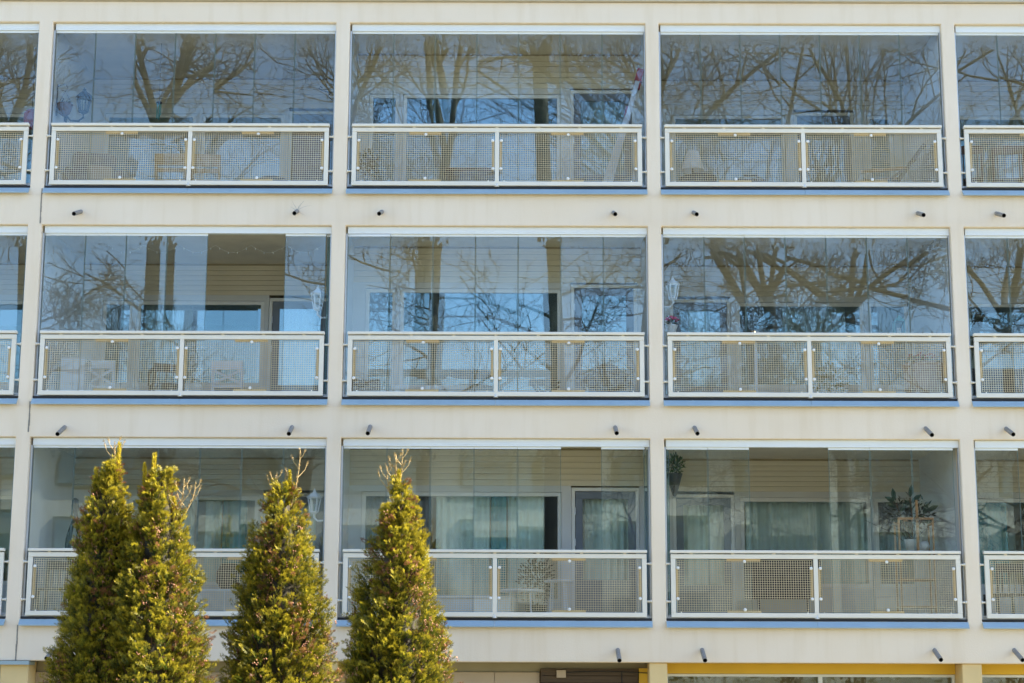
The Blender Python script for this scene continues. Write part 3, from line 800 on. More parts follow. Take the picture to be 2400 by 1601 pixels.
    # the dead brown twigs inside, one lumpy mass
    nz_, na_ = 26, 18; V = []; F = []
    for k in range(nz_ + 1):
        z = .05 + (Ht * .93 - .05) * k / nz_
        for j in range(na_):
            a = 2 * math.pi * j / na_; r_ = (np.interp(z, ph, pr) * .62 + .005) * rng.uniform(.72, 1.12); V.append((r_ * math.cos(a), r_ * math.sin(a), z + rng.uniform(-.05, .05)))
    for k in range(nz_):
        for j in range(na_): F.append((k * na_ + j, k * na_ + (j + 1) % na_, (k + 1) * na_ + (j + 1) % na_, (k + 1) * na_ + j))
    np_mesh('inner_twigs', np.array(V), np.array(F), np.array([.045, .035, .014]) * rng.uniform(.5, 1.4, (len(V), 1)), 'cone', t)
    # seed cones: small brown clusters near the tips
    nc = int(1500 * dens); b = rng.integers(0, nb, nc); okz = zt[b] < Ht - .35
    c = tip[b] * 1.0 + rng.normal(0, 1, (nc, 3)) * (.03 + .05 * rt[b])[:, None] + np.stack([np.cos(az[b]), np.sin(az[b]), 0 * b], -1) * .02
    clumpy = (np.sin(7 * az[b] + seed) + np.sin(3.1 * zt[b] + 2 * az[b]) + rng.normal(0, .5, nc)) > .35; c = c[okz & clumpy]; nc = len(c)
    # each cluster: three little six-sided cones
    oct_v = np.array([(1, 0, 0), (-.5, .87, 0), (-.5, -.87, 0), (0, 0, 1.5), (0, 0, -1.1)]); oct_f = np.array([(0, 1, 3), (1, 2, 3), (2, 0, 3), (1, 0, 4), (2, 1, 4), (0, 2, 4)])
    cc = (c[:, None] + rng.normal(0, .014, (nc, 4, 3))).reshape(-1, 3); s = rng.uniform(.0055, .0105, len(cc))
    V = (cc[:, None] + oct_v[None] * s[:, None, None]).reshape(-1, 3); F = (oct_f[None] + (np.arange(len(cc)) * 5)[:, None, None]).reshape(-1, 3)
    tc = np.array([.36, .17, .085]) * rng.uniform(.6, 1.25, (len(cc), 1)) * np.array([1, 1, 1.1])
    kind(np_mesh('seed_cones', V, F, np.repeat(tc, 5, 0), 'cone', t), 'stuff')
    return t

TY = -3.5
z_ = lambda z: z - G
thuja(-4.64, -3.95, 'left thuja of the tall pair, with a thin yellow leader above its tip', [(0, .45), (1.2, .66), (z_(1.7), .54), (z_(2.3), .47), (z_(2.9), .40), (z_(3.5), .27), (z_(3.9), .15), (z_(4.25), .04)], 31,
      [(.06, 0, z_(3.9), z_(4.42), .03, False), (-.14, .02, z_(3.75), z_(4.13), -.03, False), (.05, .03, z_(4.1), z_(4.45), -.02, True)])
thuja(-4.05, -4.15, 'right thuja of the tall pair, with bare brown shoots on its right shoulder', [(0, .45), (1.2, .68), (z_(1.7), .62), (z_(2.3), .51), (z_(2.9), .42), (z_(3.4), .28), (z_(3.8), .18), (z_(4.15), .05)], 32,
      [(-.10, 0, z_(3.85), z_(4.30), .01, False), (.16, 0, z_(3.45), z_(4.02), .10, True), (.19, .02, z_(3.5), z_(3.98), .20, True), (.12, .02, z_(3.4), z_(3.8), .03, False), (-.16, 0, z_(3.8), z_(4.18), -.04, False)])
thuja(-2.66, -2.95, 'thuja standing alone between the tall pair and the slender one', [(0, .5), (1.2, .70), (z_(1.7), .62), (z_(2.3), .53), (z_(2.9), .43), (z_(3.4), .29), (z_(3.75), .18), (z_(4.0), .05)], 33,
      [(.06, 0, z_(3.6), z_(4.10), .02, False), (.10, 0, z_(3.7), z_(4.36), .09, True), (-.03, 0, z_(3.7), z_(4.08), -.04, True), (.0, .03, z_(3.5), z_(3.95), -.05, False)])
thuja(-1.32, -3.95, 'slender thuja furthest right, its forked pale leaders in front of the middle balcony', [(0, .45), (1.2, .62), (z_(1.7), .56), (z_(2.3), .48), (z_(2.9), .38), (z_(3.3), .26), (z_(3.7), .14), (z_(4.0), .05)], 34,
      [(-.04, 0, z_(3.65), z_(4.12), .03, False), (-.03, .0, z_(3.8), z_(4.36), .06, True), (-.08, 0, z_(3.75), z_(4.15), -.07, True), (-.02, .02, z_(3.8), z_(4.30), -.03, True)])

# ------------------------------------------------------------------ things on the balconies
FL = [b - 2.45 for b in BEAM]
def cyl(mb, p, q, r, n=10, mi=0): return mb.tube([p, q], r, n, True, mi)

def wall_lantern(x, y, zb, h, wall, mat, label):
    """hexagonal carriage lantern on a bracket; wall = x of the wall it hangs on"""
    t = thing('wall_lantern', label, 'lantern', (x, y, zb), 0, 'carriage lanterns on the balcony side walls')
    s = h / .42
    cg = MB()
    for k in range(6):
        a = k * math.pi / 3
        p = (.055 * s * math.cos(a), .055 * s * math.sin(a), .08 * s); q = (.09 * s * math.cos(a), .09 * s * math.sin(a), .27 * s)
        cg.tube([p, q], .010 * s, 5)
    cg.lathe([(.02 * s, .045 * s), (.062 * s, .07 * s), (.062 * s, .085 * s)], 6).lathe([(.095 * s, .265 * s), (.10 * s, .275 * s), (.095 * s, .285 * s)], 6)
    cg.build('cage', mat, t)
    MB().lathe([(.052 * s, .085 * s), (.085 * s, .265 * s)], 6).build('lantern_pane', 'glass', t)
    MB().lathe([(.118 * s, .285 * s), (.075 * s, .325 * s), (.03 * s, .36 * s), (.02 * s, .372 * s), (.024 * s, .385 * s), (.008 * s, .40 * s), (.002 * s, .42 * s)], 6).build('cap', mat, t)
    d = wall - x
    sg = 1 if d > 0 else -1
    br = MB().tube([(0, 0, .05 * s), (0, 0, .0), (d * .25, 0, -.05 * s), (d * .7, 0, -.045 * s), (d - sg * .012, 0, .02 * s)], .014 * s, 6)
    br.box(min(d, d - sg * .012), max(d, d - sg * .012), -.04 * s, .04 * s, -.06 * s, .10 * s)
    br.build('bracket_arm', mat, t)
    return t

def chair(label, x, y, z, rz, mat, style, group=None, w=.42, top=.86):
    t = thing('chair', label, 'chair', (x, y, z), rz, group)
    MB().box(-w / 2, w / 2, -.20, .22, .43, .465).build('seat', mat, t, bevel=.008)
    for sx in (-1, 1):
        MB().bar((sx * (w / 2 - .02), -.18, 0), (sx * (w / 2 - .02), -.18, .43), .036).build('leg', mat, t)
        MB().bar((sx * (w / 2 - .02), .20, 0), (sx * (w / 2 - .02), .20, .43), .036).build('leg', mat, t)
    b = MB()
    for sx in (-1, 1): b.bar((sx * (w / 2 - .02), -.19, .466), (sx * (w / 2 - .02), -.235, top), .036)
    b.box(-w / 2, w / 2, -.255, -.215, top - .11, top + .01)
    if style == 'x':
        b.bar((-w / 2 + .03, -.20, .49), (w / 2 - .03, -.228, top - .12), .034, .022); b.bar((w / 2 - .03, -.199, .49), (-w / 2 + .03, -.227, top - .12), .034, .022)
    elif style == 'slat':
        for q in (.56, .66): b.box(-w / 2 + .02, w / 2 - .02, -.235, -.21, q, q + .06)
    else:
        for q in range(4): b.bar((-w / 2 + .08 + q * (w - .16) / 3, -.2, .47), (-w / 2 + .08 + q * (w - .16) / 3, -.23, top - .1), .018)
    b.build('backrest', mat, t)
    if style == 'arm':
        for sx in (-1, 1): MB().bar((sx * (w / 2 + .0), -.22, .66), (sx * (w / 2 + .0), .18, .66), .036).bar((sx * (w / 2), .17, .466), (sx * (w / 2), .17, .65), .028).build('armrest', mat, t)
    return t

def leafy(name, P, Dv, size, tints, mat, parent, rng, pointed=True):
    """leaves: folded pointed blades"""
    tv = np.array([(0, 0, 0), (.35, .2, .05), (.7, .16, .04), (1, 0, -.05), (.7, -.16, .04), (.35, -.2, .05), (.5, 0, 0)])
    tf = np.array([(0, 6, 1, 1), (1, 6, 2, 2), (2, 6, 3, 3), (3, 6, 4, 4), (4, 6, 5, 5), (5, 6, 0, 0)])[:, :3]
    P = np.asarray(P); Dv = np.asarray(Dv); n = len(P)
    Dv = Dv / np.linalg.norm(Dv, axis=1, keepdims=True); N = rng.normal(0, .5, (n, 3)) + np.array([0, -.4, 1]); Y = np.cross(N, Dv); Y /= np.linalg.norm(Y, axis=1, keepdims=True); Z = np.cross(Dv, Y)
    s = rng.uniform(.7, 1.2, n) * size
    V = P[:, None] + s[:, None, None] * (tv[None, :, :1] * Dv[:, None] + tv[None, :, 1:2] * Y[:, None] + tv[None, :, 2:] * Z[:, None])
    T = np.asarray(tints)[rng.integers(0, len(tints), n)] * rng.uniform(.75, 1.2, (n, 1))
    return np_mesh(name, V.reshape(-1, 3), (tf[None] + (np.arange(n) * 7)[:, None, None]).reshape(-1, 3), np.repeat(T, 7, 0), mat, parent)

def bush(parent, c, rad, n, size, tints, rng, name='foliage'):
    d = rng.normal(0, 1, (n, 3)); d /= np.linalg.norm(d, axis=1, keepdims=True); r = rng.random(n) ** .5
    P = np.array(c) + d * r[:, None] * np.array(rad); D = d + rng.normal(0, .5, (n, 3)) + np.array([0, 0, .4])
    return leafy(name, P, D, size, tints, 'houseleaf', parent, rng)

def curtain(x0, x1, z0, z1, y, mat, label, fold=.09, seed=0):
    rng = random.Random(seed); mb = MB(); n = max(12, int((x1 - x0) / .012)); rows = 5; ph = rng.uniform(0, 6)
    for k in range(rows + 1):
        for j in range(n + 1):
            x = x0 + (x1 - x0) * j / n; q = k / rows
            mb.v.append((x, y + .022 * math.sin(x * 2 * math.pi / fold + ph + .5 * math.sin(x * 9)) * (1 - .25 * q) + .008 * math.sin(x * 70 + ph), z0 + (z1 - z0) * q))
    for k in range(rows):
        for j in range(n):
            a = k * (n + 1) + j; mb.f.append((a, a + 1, a + n + 2, a + n + 1)); mb.m.append(0)
    o = mb.build('curtain', mat, smooth=True)
    sm = o.modifiers.new('thickness', 'SOLIDIFY'); sm.thickness = .004
    return tag(o, label, 'curtain', 'curtains behind the balcony windows')

rng = np.random.default_rng(5)
B1, B2, B3 = BEAM
# --- top row, left balcony
wall_lantern(-6.27, .9, 9.79, .46, -6.53, 'dark', 'black carriage lantern on the left wall of the top left balcony')
t = thing('hanging_basket', 'wicker basket on a black scroll bracket at the left wall of the top left balcony', 'basket', (-6.42, .42, 9.66))
MB().lathe([(.04, 0), (.075, .03), (.10, .10), (.112, .16), (.118, .165), (.10, .155)], 16).build('bowl', 'brown', t, smooth=True)
h = MB().tube([(-.115, 0, .0), (-.115, 0, .46)], .008, 6).tube([(-.115, 0, .43), (-.02, 0, .47), (.03, 0, .42), (.0, 0, .36), (-.06, 0, .38)], .006, 6)
for sx in (-1, 1): h.tube([(sx * .10, 0, .165), (.0, 0, .36)], .003, 4)
h.build('bracket_arm', 'dark', t)
bush(t, (0, 0, .17), (.09, .09, .05), 60, .05, [(.10, .07, .04), (.06, .07, .03)], rng)
t = thing('armchair', 'brown padded armchair behind the mesh of the top left balcony', 'armchair', (-6.16, 1.25, FL[0]), R(14))
MB().box(-.30, .30, -.28, .30, .12, .42).build('seat', 'brown', t, bevel=.05)
MB().box(-.31, .31, .18, .34, .42, .98).build('backrest', 'brown', t, bevel=.06)
for sx in (-1, 1): MB().box(sx * .36 - .06, sx * .36 + .06, -.28, .34, .10, .60).build('armrest', 'brown', t, bevel=.04)
for sx in (-1, 1):
    for sy in (-.24, .28): MB().lathe([(.02, 0), (.028, .11)], 8, (sx * .3, sy, 0)).build('leg', 'dark', t)
tag(MB().box(-.18, .18, -.05, .05, -.16, .16).build('cushion', 'pine', None, (-6.1, 1.36, FL[0] + .60), bevel=.045), 'ochre cushion on the brown padded armchair', 'cushion').rotation_euler = (R(-16), 0, R(14))
chair('orange pine chair left of the post in the top left balcony railing', -5.0, 1.25, FL[0], 0, 'pine', 'slat', 'orange pine chairs', .46, .82)
chair('orange pine chair right of the post in the top left balcony railing', -4.52, 1.3, FL[0], R(6), 'pine', 'slat', 'orange pine chairs', .42, .82)
tag(MB().box(-.28, .28, -.02, .02, 0, 1.45).build('privacy_screen', 'brown', None, (-3.03, 1.5, FL[0]), bevel=.01), 'dark brown screen at the right end of the top left balcony', 'screen')
t = thing('pouf', 'dark round pouf beside the brown screen on the top left balcony', 'pouf', (-3.5, .9, FL[0]))
MB().lathe([(.20, 0), (.27, .06), (.29, .2), (.27, .36), (.18, .42), (.0, .43)], 20, cap=False).build('cushion_body', 'darkcloth', t, smooth=True)
MB().lathe([(.018, .425), (.018, .437), (.004, .44)], 10).build('button', 'dark', t)
t = thing('wind_chime', 'small blue wind chime hanging in the top left balcony', 'wind chime', (-5.2, 1.0, 9.92))
MB().lathe([(.045, 0), (.045, .015), (.01, .03)], 12, (0, 0, .12)).build('disc', 'dark', t)
for k in range(5): MB().tube([(.03 * math.cos(k * 1.257), .03 * math.sin(k * 1.257), .115), (.03 * math.cos(k * 1.257), .03 * math.sin(k * 1.257), -.06 - .02 * k)], .006, 6).build('tube', 'teal', t)
MB().tube([(0, 0, .15), (0, 0, B1 + .06 - 9.92)], .0025, 4).build('cord', 'dark', t)
t = thing('scroll_bracket', 'wrought black scroll bracket on the right wall of the top left balcony', 'bracket', (-2.55, .5, 9.96))
MB().tube([(0, 0, .08), (-.10, 0, .085), (-.20, 0, .10), (-.27, 0, .14), (-.25, 0, .17), (-.22, 0, .15)], .007, 6).tube([(0, 0, -.06), (-.08, 0, -.03), (-.14, 0, .03), (-.10, 0, .07)], .006, 6).box(-.012, 0, -.015, .015, -.1, .14).build('iron', 'dark', t)

# --- top row, middle balcony
t = thing('ladder', 'aluminium ladder with red caps leaning in the right end of the top middle balcony', 'ladder', (1.26, .62, FL[0]))
dx, dz = .42, 1.78
for k, sy in enumerate((-.17, .17)):
    MB().bar((0, sy, 0), (dx * 1.16, sy, dz * 1.02), .065, .028).build('rail', 'alu', t)
    MB().bar((dx * 1.13, sy, dz * .985), (dx * 1.25, sy, dz * 1.085), .10, .06).build('rail_cap', 'red', t)
for k in range(7):
    q = .1 + k * .14; MB().tube([(dx * 1.16 * q, -.16, dz * 1.02 * q), (dx * 1.16 * q, .16, dz * 1.02 * q)], .014, 8).build('rung', 'alu', t)
for sy in (-.13, .13):
    MB().bar((-.10, sy, .0), (dx * .78, sy, dz * .72), .055, .025).build('rail', 'alu', t)
    MB().bar((dx * .76, sy, dz * .70), (dx * .83, sy, dz * .775), .085, .05).build('rail_cap', 'red', t)
t = thing('bench', 'low dark bench behind the left mesh panel of the top middle balcony', 'bench', (-.62, .8, FL[0]))
MB().box(-.40, .40, -.2, .2, .40, .46).build('seat', 'darkcloth', t, bevel=.02)
MB().box(-.38, .30, -.16, .18, .461, .53).build('seat_cushion', 'brown', t, bevel=.03)
for sx in (-1, 1):
    for sy in (-1, 1): MB().bar((sx * .36, sy * .16, 0), (sx * .36, sy * .16, .40), .04).build('leg', 'dark', t)
t = thing('potted_shrub', 'dry brown shrub in a dark pot at the left end of the top middle balcony', 'potted plant', (-2.1, .55, FL[0]))
MB().lathe([(.09, 0), (.13, .24), (.14, .25), (.12, .24)], 16).build('pot', 'dark', t, smooth=True)
bush(t, (0, 0, .50), (.15, .15, .25), 260, .07, [(.10, .075, .04), (.05, .055, .02), (.14, .09, .05)], rng)
tag(MB().box(-.42, .42, -.2, .2, 0, .42).build('storage_box', 'dark', None, (1.30, 1.1, FL[0]), bevel=.02), 'low black storage box under the leaning ladder', 'box')

# --- top row, right balcony
t = thing('side_table', 'small dark table carrying the white lamp on the top right balcony', 'table', (2.62, .85, FL[0]))
MB().lathe([(.26, .40), (.27, .41), (.27, .43), (.26, .44)], 20).build('table_top', 'dark', t)
for k in range(3): MB().tube([(.2 * math.cos(k * 2.09), .2 * math.sin(k * 2.09), 0), (.13 * math.cos(k * 2.09), .13 * math.sin(k * 2.09), .40)], .014, 6).build('leg', 'dark', t)
t = thing('table_lamp', 'table lamp with a white cone shade on the top right balcony', 'lamp', (2.54, .85, FL[0] + .44))
MB().lathe([(.08, 0), (.08, .015), (.02, .03), (.015, .14)], 16).build('base', 'dark', t, smooth=True)
MB().lathe([(.17, .11), (.085, .39), (.08, .39), (.165, .112)], 24, cap=False).build('lamp_shade', 'linen', t, smooth=True)
t = thing('lounge_chair', 'dark reclined lounge chair at the right end of the top right balcony', 'lounge chair', (5.35, 1.0, FL[0]))
MB().bar((-.55, 0, .30), (.12, 0, .34), .5, .06, side=(0, 0, 1)).build('seat', 'darkcloth', t, bevel=.02)
MB().bar((.10, 0, .36), (.52, 0, .93), .5, .06, side=(0, 0, 1)).build('backrest', 'darkcloth', t, bevel=.02)
for sy in (-.27, .27):
    MB().bar((-.52, sy, 0), (.30, sy, .62), .035).build('leg', 'dark', t); MB().bar((.34, sy, 0), (-.40, sy, .40), .034).build('leg', 'dark', t)
    MB().bar((-.42, sy, .50), (.22, sy, .56), .04).build('armrest', 'pine', t)
t = thing('toolbox', 'low dark toolbox with a handle on the floor of the top right balcony', 'toolbox', (3.35, .7, FL[0]))
MB().box(-.2, .2, -.1, .1, 0, .36).build('body', 'dark', t, bevel=.02); MB().tube([(-.1, 0, .355), (-.1, 0, .43), (.1, 0, .43), (.1, 0, .355)], .012, 6).build('handle', 'dark', t)
# --- top row, outer balconies
for x, l in ((6.52, 'dark brown chair nearest the fourth column on the top row'), (7.12, 'dark brown chair cut by the right edge of the photo on the top row')):
    chair(l, x, 1.1, FL[0], R(-8), 'brown', 'bars', 'dark brown chairs', .46, .92)
t = thing('paper_lantern', 'dark red hanging lantern in the top balcony at the left edge', 'lantern', (-7.10, 1.2, 9.72))
MB().lathe([(.07, 0), (.11, .05), (.12, .14), (.11, .23), (.07, .28)], 14).build('shade', 'red', t, smooth=True); MB().tube([(0, 0, .28), (0, 0, B1 + .06 - 9.72)], .004, 5).build('cord', 'dark', t)

# --- middle row, left balcony
chair('white cross-back chair behind the left mesh panel of the middle-row left balcony', -6.02, 1.75, FL[1], R(6), 'white', 'x', 'white cross-back chairs', .42, .82)
chair('white cross-back chair behind the right mesh panel of the middle-row left balcony', -4.14, 1.7, FL[1], R(-3), 'white', 'x', 'white cross-back chairs', .46, .80)
chair('dark metal armchair between the two white cross-back chairs', -5.02, 1.5, FL[1], R(20), 'dark', 'arm', None, .46, .72)
t = thing('cabinet', 'tall pale cabinet in the left corner of the middle-row left balcony', 'cabinet', (-6.28, 1.35, FL[1]))
MB().box(-.17, .17, -.25, .25, 0, .80).build('body', 'inner', t, bevel=.01)
for sx in (-.085, .085): MB().box(sx - .08, sx + .08, -.268, -.252, .03, .77).build('cabinet_door', 'white', t, bevel=.004)
for sx in (-.02, .02): MB().lathe([(.008, 0), (.008, .02)], 8, (sx, -.28, .4)).build('knob', 'alu', t)
t = thing('string_lights', 'string of tiny white lights drooping below the ceiling of the middle-row left balcony', 'string lights', (0, 0, 0))
pts = []
for k in range(49):
    q = k / 48; pts.append((-5.9 + 3.1 * q, 1.25, B2 + .03 - .11 * abs(math.sin(q * math.pi * 6))))
MB().tube(pts, .0022, 4).build('wire', 'white', t)
BULB = MB().lathe([(.003, .012), (.008, 0), (.007, -.012), (.002, -.02)], 8).mesh('bulb', 'white', True)
for k in range(1, 48, 2): put('bulb', BULB, t, (pts[k][0], pts[k][1], pts[k][2] - .008))
wall_lantern(-2.76, .5, 6.80, .42, -2.545, 'white', 'white carriage lantern on the right wall of the middle-row left balcony')
# --- middle row, middle balcony
t = thing('planter_box', 'dark slatted planter box at the left end of the middle-row middle balcony', 'planter', (-2.06, .5, FL[1]))
MB().box(-.19, .19, -.13, .13, 0, .36).build('body', 'dark', t)
PS = MB().box(-.195, .195, -.142, -.131, 0, .055).mesh('slat', 'brown')
for k in range(5): put('slat', PS, t, (0, 0, .02 + .066 * k))
t = thing('white_bench', 'low white bench under the windows of the middle-row middle balcony', 'bench', (-1.15, 1.1, FL[1]))
MB().box(-.6, .6, -.18, .18, .32, .38).build('seat', 'white', t, bevel=.008)
for sx in (-.52, .52): MB().box(sx - .03, sx + .03, -.16, .16, 0, .32).build('leg', 'white', t)
t = thing('round_table', 'round dark table with a pedestal foot on the middle-row middle balcony', 'table', (-.62, .85, FL[1]))
MB().lathe([(.30, .50), (.315, .51), (.315, .53), (.30, .54)], 28).build('table_top', 'dark', t); MB().lathe([(.16, 0), (.16, .02), (.03, .05), (.025, .50)], 16).build('pedestal', 'dark', t)
t = thing('folding_chair', 'dark folded chair leaning low behind the right mesh panel of the middle-row middle balcony', 'chair', (.35, .9, FL[1]))
for sy in (-.2, .2): MB().bar((-.35, sy, 0), (.28, sy, .40), .03).build('leg', 'dark', t); MB().bar((.22, sy, 0), (-.1, sy, .40), .03).build('leg', 'dark', t)
MB().box(-.16, .22, -.19, .19, .40, .43).build('seat', 'dark', t, bevel=.006)
t = thing('gas_grill', 'dark barbecue grill in front of the door of the middle-row middle balcony', 'grill', (1.28, .75, FL[1]))
MB().box(-.32, .32, -.2, .2, .30, .48).build('body', 'dark', t, bevel=.03); MB().lathe([(.2, 0), (.2, .06), (.16, .13), (.06, .17)], 18, (0, 0, .482)).build('lid', 'dark', t, smooth=True)
for sx in (-.28, .28):
    for sy in (-.15, .15): MB().bar((sx, sy, 0), (sx, sy, .30), .03).build('leg', 'alu', t)
# --- middle row, right balcony
t = thing('pedestal_table', 'tall white pedestal table carrying the lit candle on the middle-row right balcony', 'table', (3.42, 1.15, FL[1]))
MB().lathe([(.17, 1.06), (.18, 1.07), (.18, 1.09), (.17, 1.10)], 20).build('table_top', 'white', t); MB().lathe([(.14, 0), (.14, .02), (.025, .05), (.02, 1.06)], 14).build('pedestal', 'white', t)
t = thing('candle_lantern', 'small brass candle holder glowing just above the railing', 'candle', (3.42, 1.15, FL[1] + 1.10))
MB().lathe([(.03, 0), (.03, .05), (.0, .052)], 12, cap=False).build('candle_wax', 'linen', t)
fl_ = MB().lathe([(.004, .052), (.014, .07), (.010, .09), (.002, .11)], 8).build('flame', 'flame', t, smooth=True)
rg = MB()
for z in (.03, .07, .11): rg.tube([(.055 * math.cos(a * .524), .055 * math.sin(a * .524), z) for a in range(13)], .004, 5)
for k in range(4): rg.tube([(.055 * math.cos(k * 1.57), .055 * math.sin(k * 1.57), 0), (.055 * math.cos(k * 1.57), .055 * math.sin(k * 1.57), .11)], .003, 4)
rg.build('cage', 'brass', t)
t = thing('potted_plant', 'yellow-green bushy plant in a pot behind the mesh of the middle-row right balcony', 'potted plant', (4.40, .8, FL[1]))
MB().lathe([(.12, 0), (.16, .22), (.17, .24), (.15, .23)], 18).build('pot', 'dark', t, smooth=True)
bush(t, (0, 0, .42), (.25, .22, .22), 420, .085, [(.20, .20, .02), (.09, .13, .02), (.28, .22, .02)], rng)
t = thing('flower_barrel', 'terracotta tub filled with red flowers at the right of the middle-row right balcony', 'planter', (5.70, .75, FL[1]))
MB().lathe([(.20, 0), (.25, .30), (.27, .60), (.28, .62), (.28, .66), (.25, .64)], 26).build('tub', 'terracotta', t, smooth=True)
bush(t, (0, 0, .69), (.22, .22, .07), 160, .06, [(.05, .07, .02), (.08, .10, .02)], rng)
fb = MB()
for k in range(34):
    a, r_ = rng.uniform(0, 6.28), .20 * math.sqrt(rng.random()); c_ = (r_ * math.cos(a), r_ * math.sin(a), .73 + .07 * rng.random())
    fb.lathe([(.004, -.012), (.026, .0), (.030, .012), (.012, .016)], 6, c_)
kind(fb.build('blossoms', 'flower', t), 'stuff')
t = thing('metal_stand', 'slim dark stand carrying the teal lantern on the middle-row right balcony', 'stand', (5.53, 1.4, FL[1]))
MB().box(-.11, .11, -.11, .11, 1.19, 1.205).build('table_top', 'dark', t)
for sx in (-.1, .1):
    for sy in (-.1, .1): MB().bar((sx, sy, 0), (sx, sy, 1.19), .012).build('leg', 'dark', t)
t = thing('house_lantern', 'teal house-shaped lantern just above the right half of the railing', 'lantern', (5.53, 1.4, FL[1] + 1.205))
hl = MB()
for sx in (-.07, .07):
    for sy in (-.06, .06): hl.bar((sx, sy, 0), (sx, sy, .20), .013)
hl.box(-.08, .08, -.07, .07, 0, .015); hl.build('cage', 'teal', t)
MB().add([(-.085, -.075, .20), (.085, -.075, .20), (.085, .075, .20), (-.085, .075, .20), (-.0, -.075, .29), (.0, .075, .29)], [(0, 1, 4), (2, 3, 5), (1, 2, 5, 4), (3, 0, 4, 5), (0, 3, 2, 1)]).build('roof', 'teal', t)
MB().lathe([(.03, .016), (.03, .11), (.0, .112)], 12, cap=False).build('candle_wax', 'linen', t)
wall_lantern(2.20, .55, 6.98, .40, 2.011, 'white', 'white carriage lantern on the left wall of the middle-row right balcony')
t = thing('wall_planter', 'white wall pot of pink flowers at the left end of the middle-row right balcony', 'planter', (2.16, .35, 6.50))
MB().lathe([(.05, 0), (.085, .12), (.09, .125), (.075, .12)], 16).build('pot', 'white', t, smooth=True)
MB().box(-.149, -.06, -.02, .02, .05, .08).build('hook', 'white', t)
bush(t, (0, 0, .16), (.09, .09, .06), 60, .06, [(.05, .08, .03)], rng)
fb = MB()
for k in range(16): fb.lathe([(.003, -.01), (.022, 0), (.024, .01), (.008, .013)], 6, (rng.normal(0, .05), rng.normal(0, .05), .19 + .05 * rng.random()))
kind(fb.build('blossoms', 'pink', t), 'stuff')
t = thing('sofa', 'low dark sofa behind the mesh of the middle-row balcony at the right edge', 'sofa', (7.0, 1.2, FL[1]))
MB().box(-.62, .62, -.35, .35, .10, .40).build('seat', 'darkcloth', t, bevel=.05); MB().box(-.62, .62, .22, .40, .40, .74).build('backrest', 'darkcloth', t, bevel=.05)
for sx in (-.66, .66): MB().box(sx - .08, sx + .08, -.35, .4, .08, .55).build('armrest', 'darkcloth', t, bevel=.04)

# --- lowest row, left balcony
t = thing('ribbon_sculpture', 'tall dark twisted ribbon sculpture in the lowest left balcony', 'sculpture', (-6.12, .95, FL[2]))
MB().lathe([(.17, 0), (.17, .03), (.12, .05)], 20).build('base', 'dark', t)
for k in range(2):
    pts = [(.085 * math.sin(z * 4.3 + k * 2.6) * (1 - .35 * z / 1.6), .07 * math.cos(z * 4.3 + k * 2.6), .05 + z) for z in np.linspace(0, 1.62, 26)]
    pts[-1] = (0.01, 0, 1.70)
    MB().tube(pts, [.034 + .012 * math.sin(i * .5 + k) for i in range(26)], 8).build('ribbon', 'darkcloth', t, smooth=True)
chair('dark slender metal chair at the left end of the lowest left balcony', -6.22, .62, FL[2], R(30), 'dark', 'bars', None, .44, .80)
wall_lantern(-2.74, .5, 3.97, .40, -2.545, 'white', 'white carriage lantern on the right wall of the lowest left balcony')
t = thing('sideboard', 'long low white sideboard under the wide window of the lowest left balcony', 'sideboard', (-4.35, 1.9, FL[2]))
MB().box(-.75, .75, -.22, .22, .06, .52).build('body', 'white', t, bevel=.01)
for k in range(3): MB().box(-.73 + .49 * k, -.26 + .49 * k, -.238, -.222, .09, .49).build('cabinet_door', 'inner', t, bevel=.004)
for sx in (-.7, .7): MB().bar((sx, 0, 0), (sx, 0, .06), .05).build('leg', 'dark', t)
tag(MB().lathe([(.10, 0), (.17, .10), (.18, .24), (.12, .36), (.09, .38), (.08, .37)], 22).build('vase', 'dark', None, (-4.1, 1.9, FL[2] + .52), smooth=True), 'dark round vase on the white sideboard', 'vase')
# --- lowest row, middle balcony
def white_table(label, x, y, r, h):
    t = thing('round_table', label, 'table', (x, y, FL[2]), 0, 'round white tables')
    MB().lathe([(r - .01, h - .03), (r, h - .025), (r, h - .005), (r - .01, h)], 30).build('table_top', 'white', t)
    for k in range(4): MB().tube([(r * .78 * math.cos(.6 + k * 1.571), r * .78 * math.sin(.6 + k * 1.571), 0), (r * .62 * math.cos(.6 + k * 1.571), r * .62 * math.sin(.6 + k * 1.571), h - .03)], .013, 8).build('leg', 'white', t)
white_table('taller round white table beside the door of the lowest middle balcony', .60, .75, .20, .60)
white_table('lower and wider round white table left of the taller one', .10, .95, .31, .48)
t = thing('potted_shrub', 'dark leafy plant standing under the window right of the white tables', 'potted plant', (.30, 1.15, FL[2]))
MB().lathe([(.12, 0), (.15, .26), (.16, .28), (.14, .27)], 16).build('pot', 'dark', t, smooth=True)
bush(t, (.0, 0, .62), (.24, .2, .36), 340, .09, [(.03, .045, .02), (.05, .06, .03)], rng)
t = thing('white_bench', 'long white chest under the wide window of the lowest middle balcony', 'chest', (-.75, 1.15, FL[2]))
MB().box(-.7, .7, -.2, .2, .0, .36).build('body', 'white', t, bevel=.01); MB().box(-.72, .72, -.22, .2, .363, .40).build('lid', 'white', t, bevel=.008)
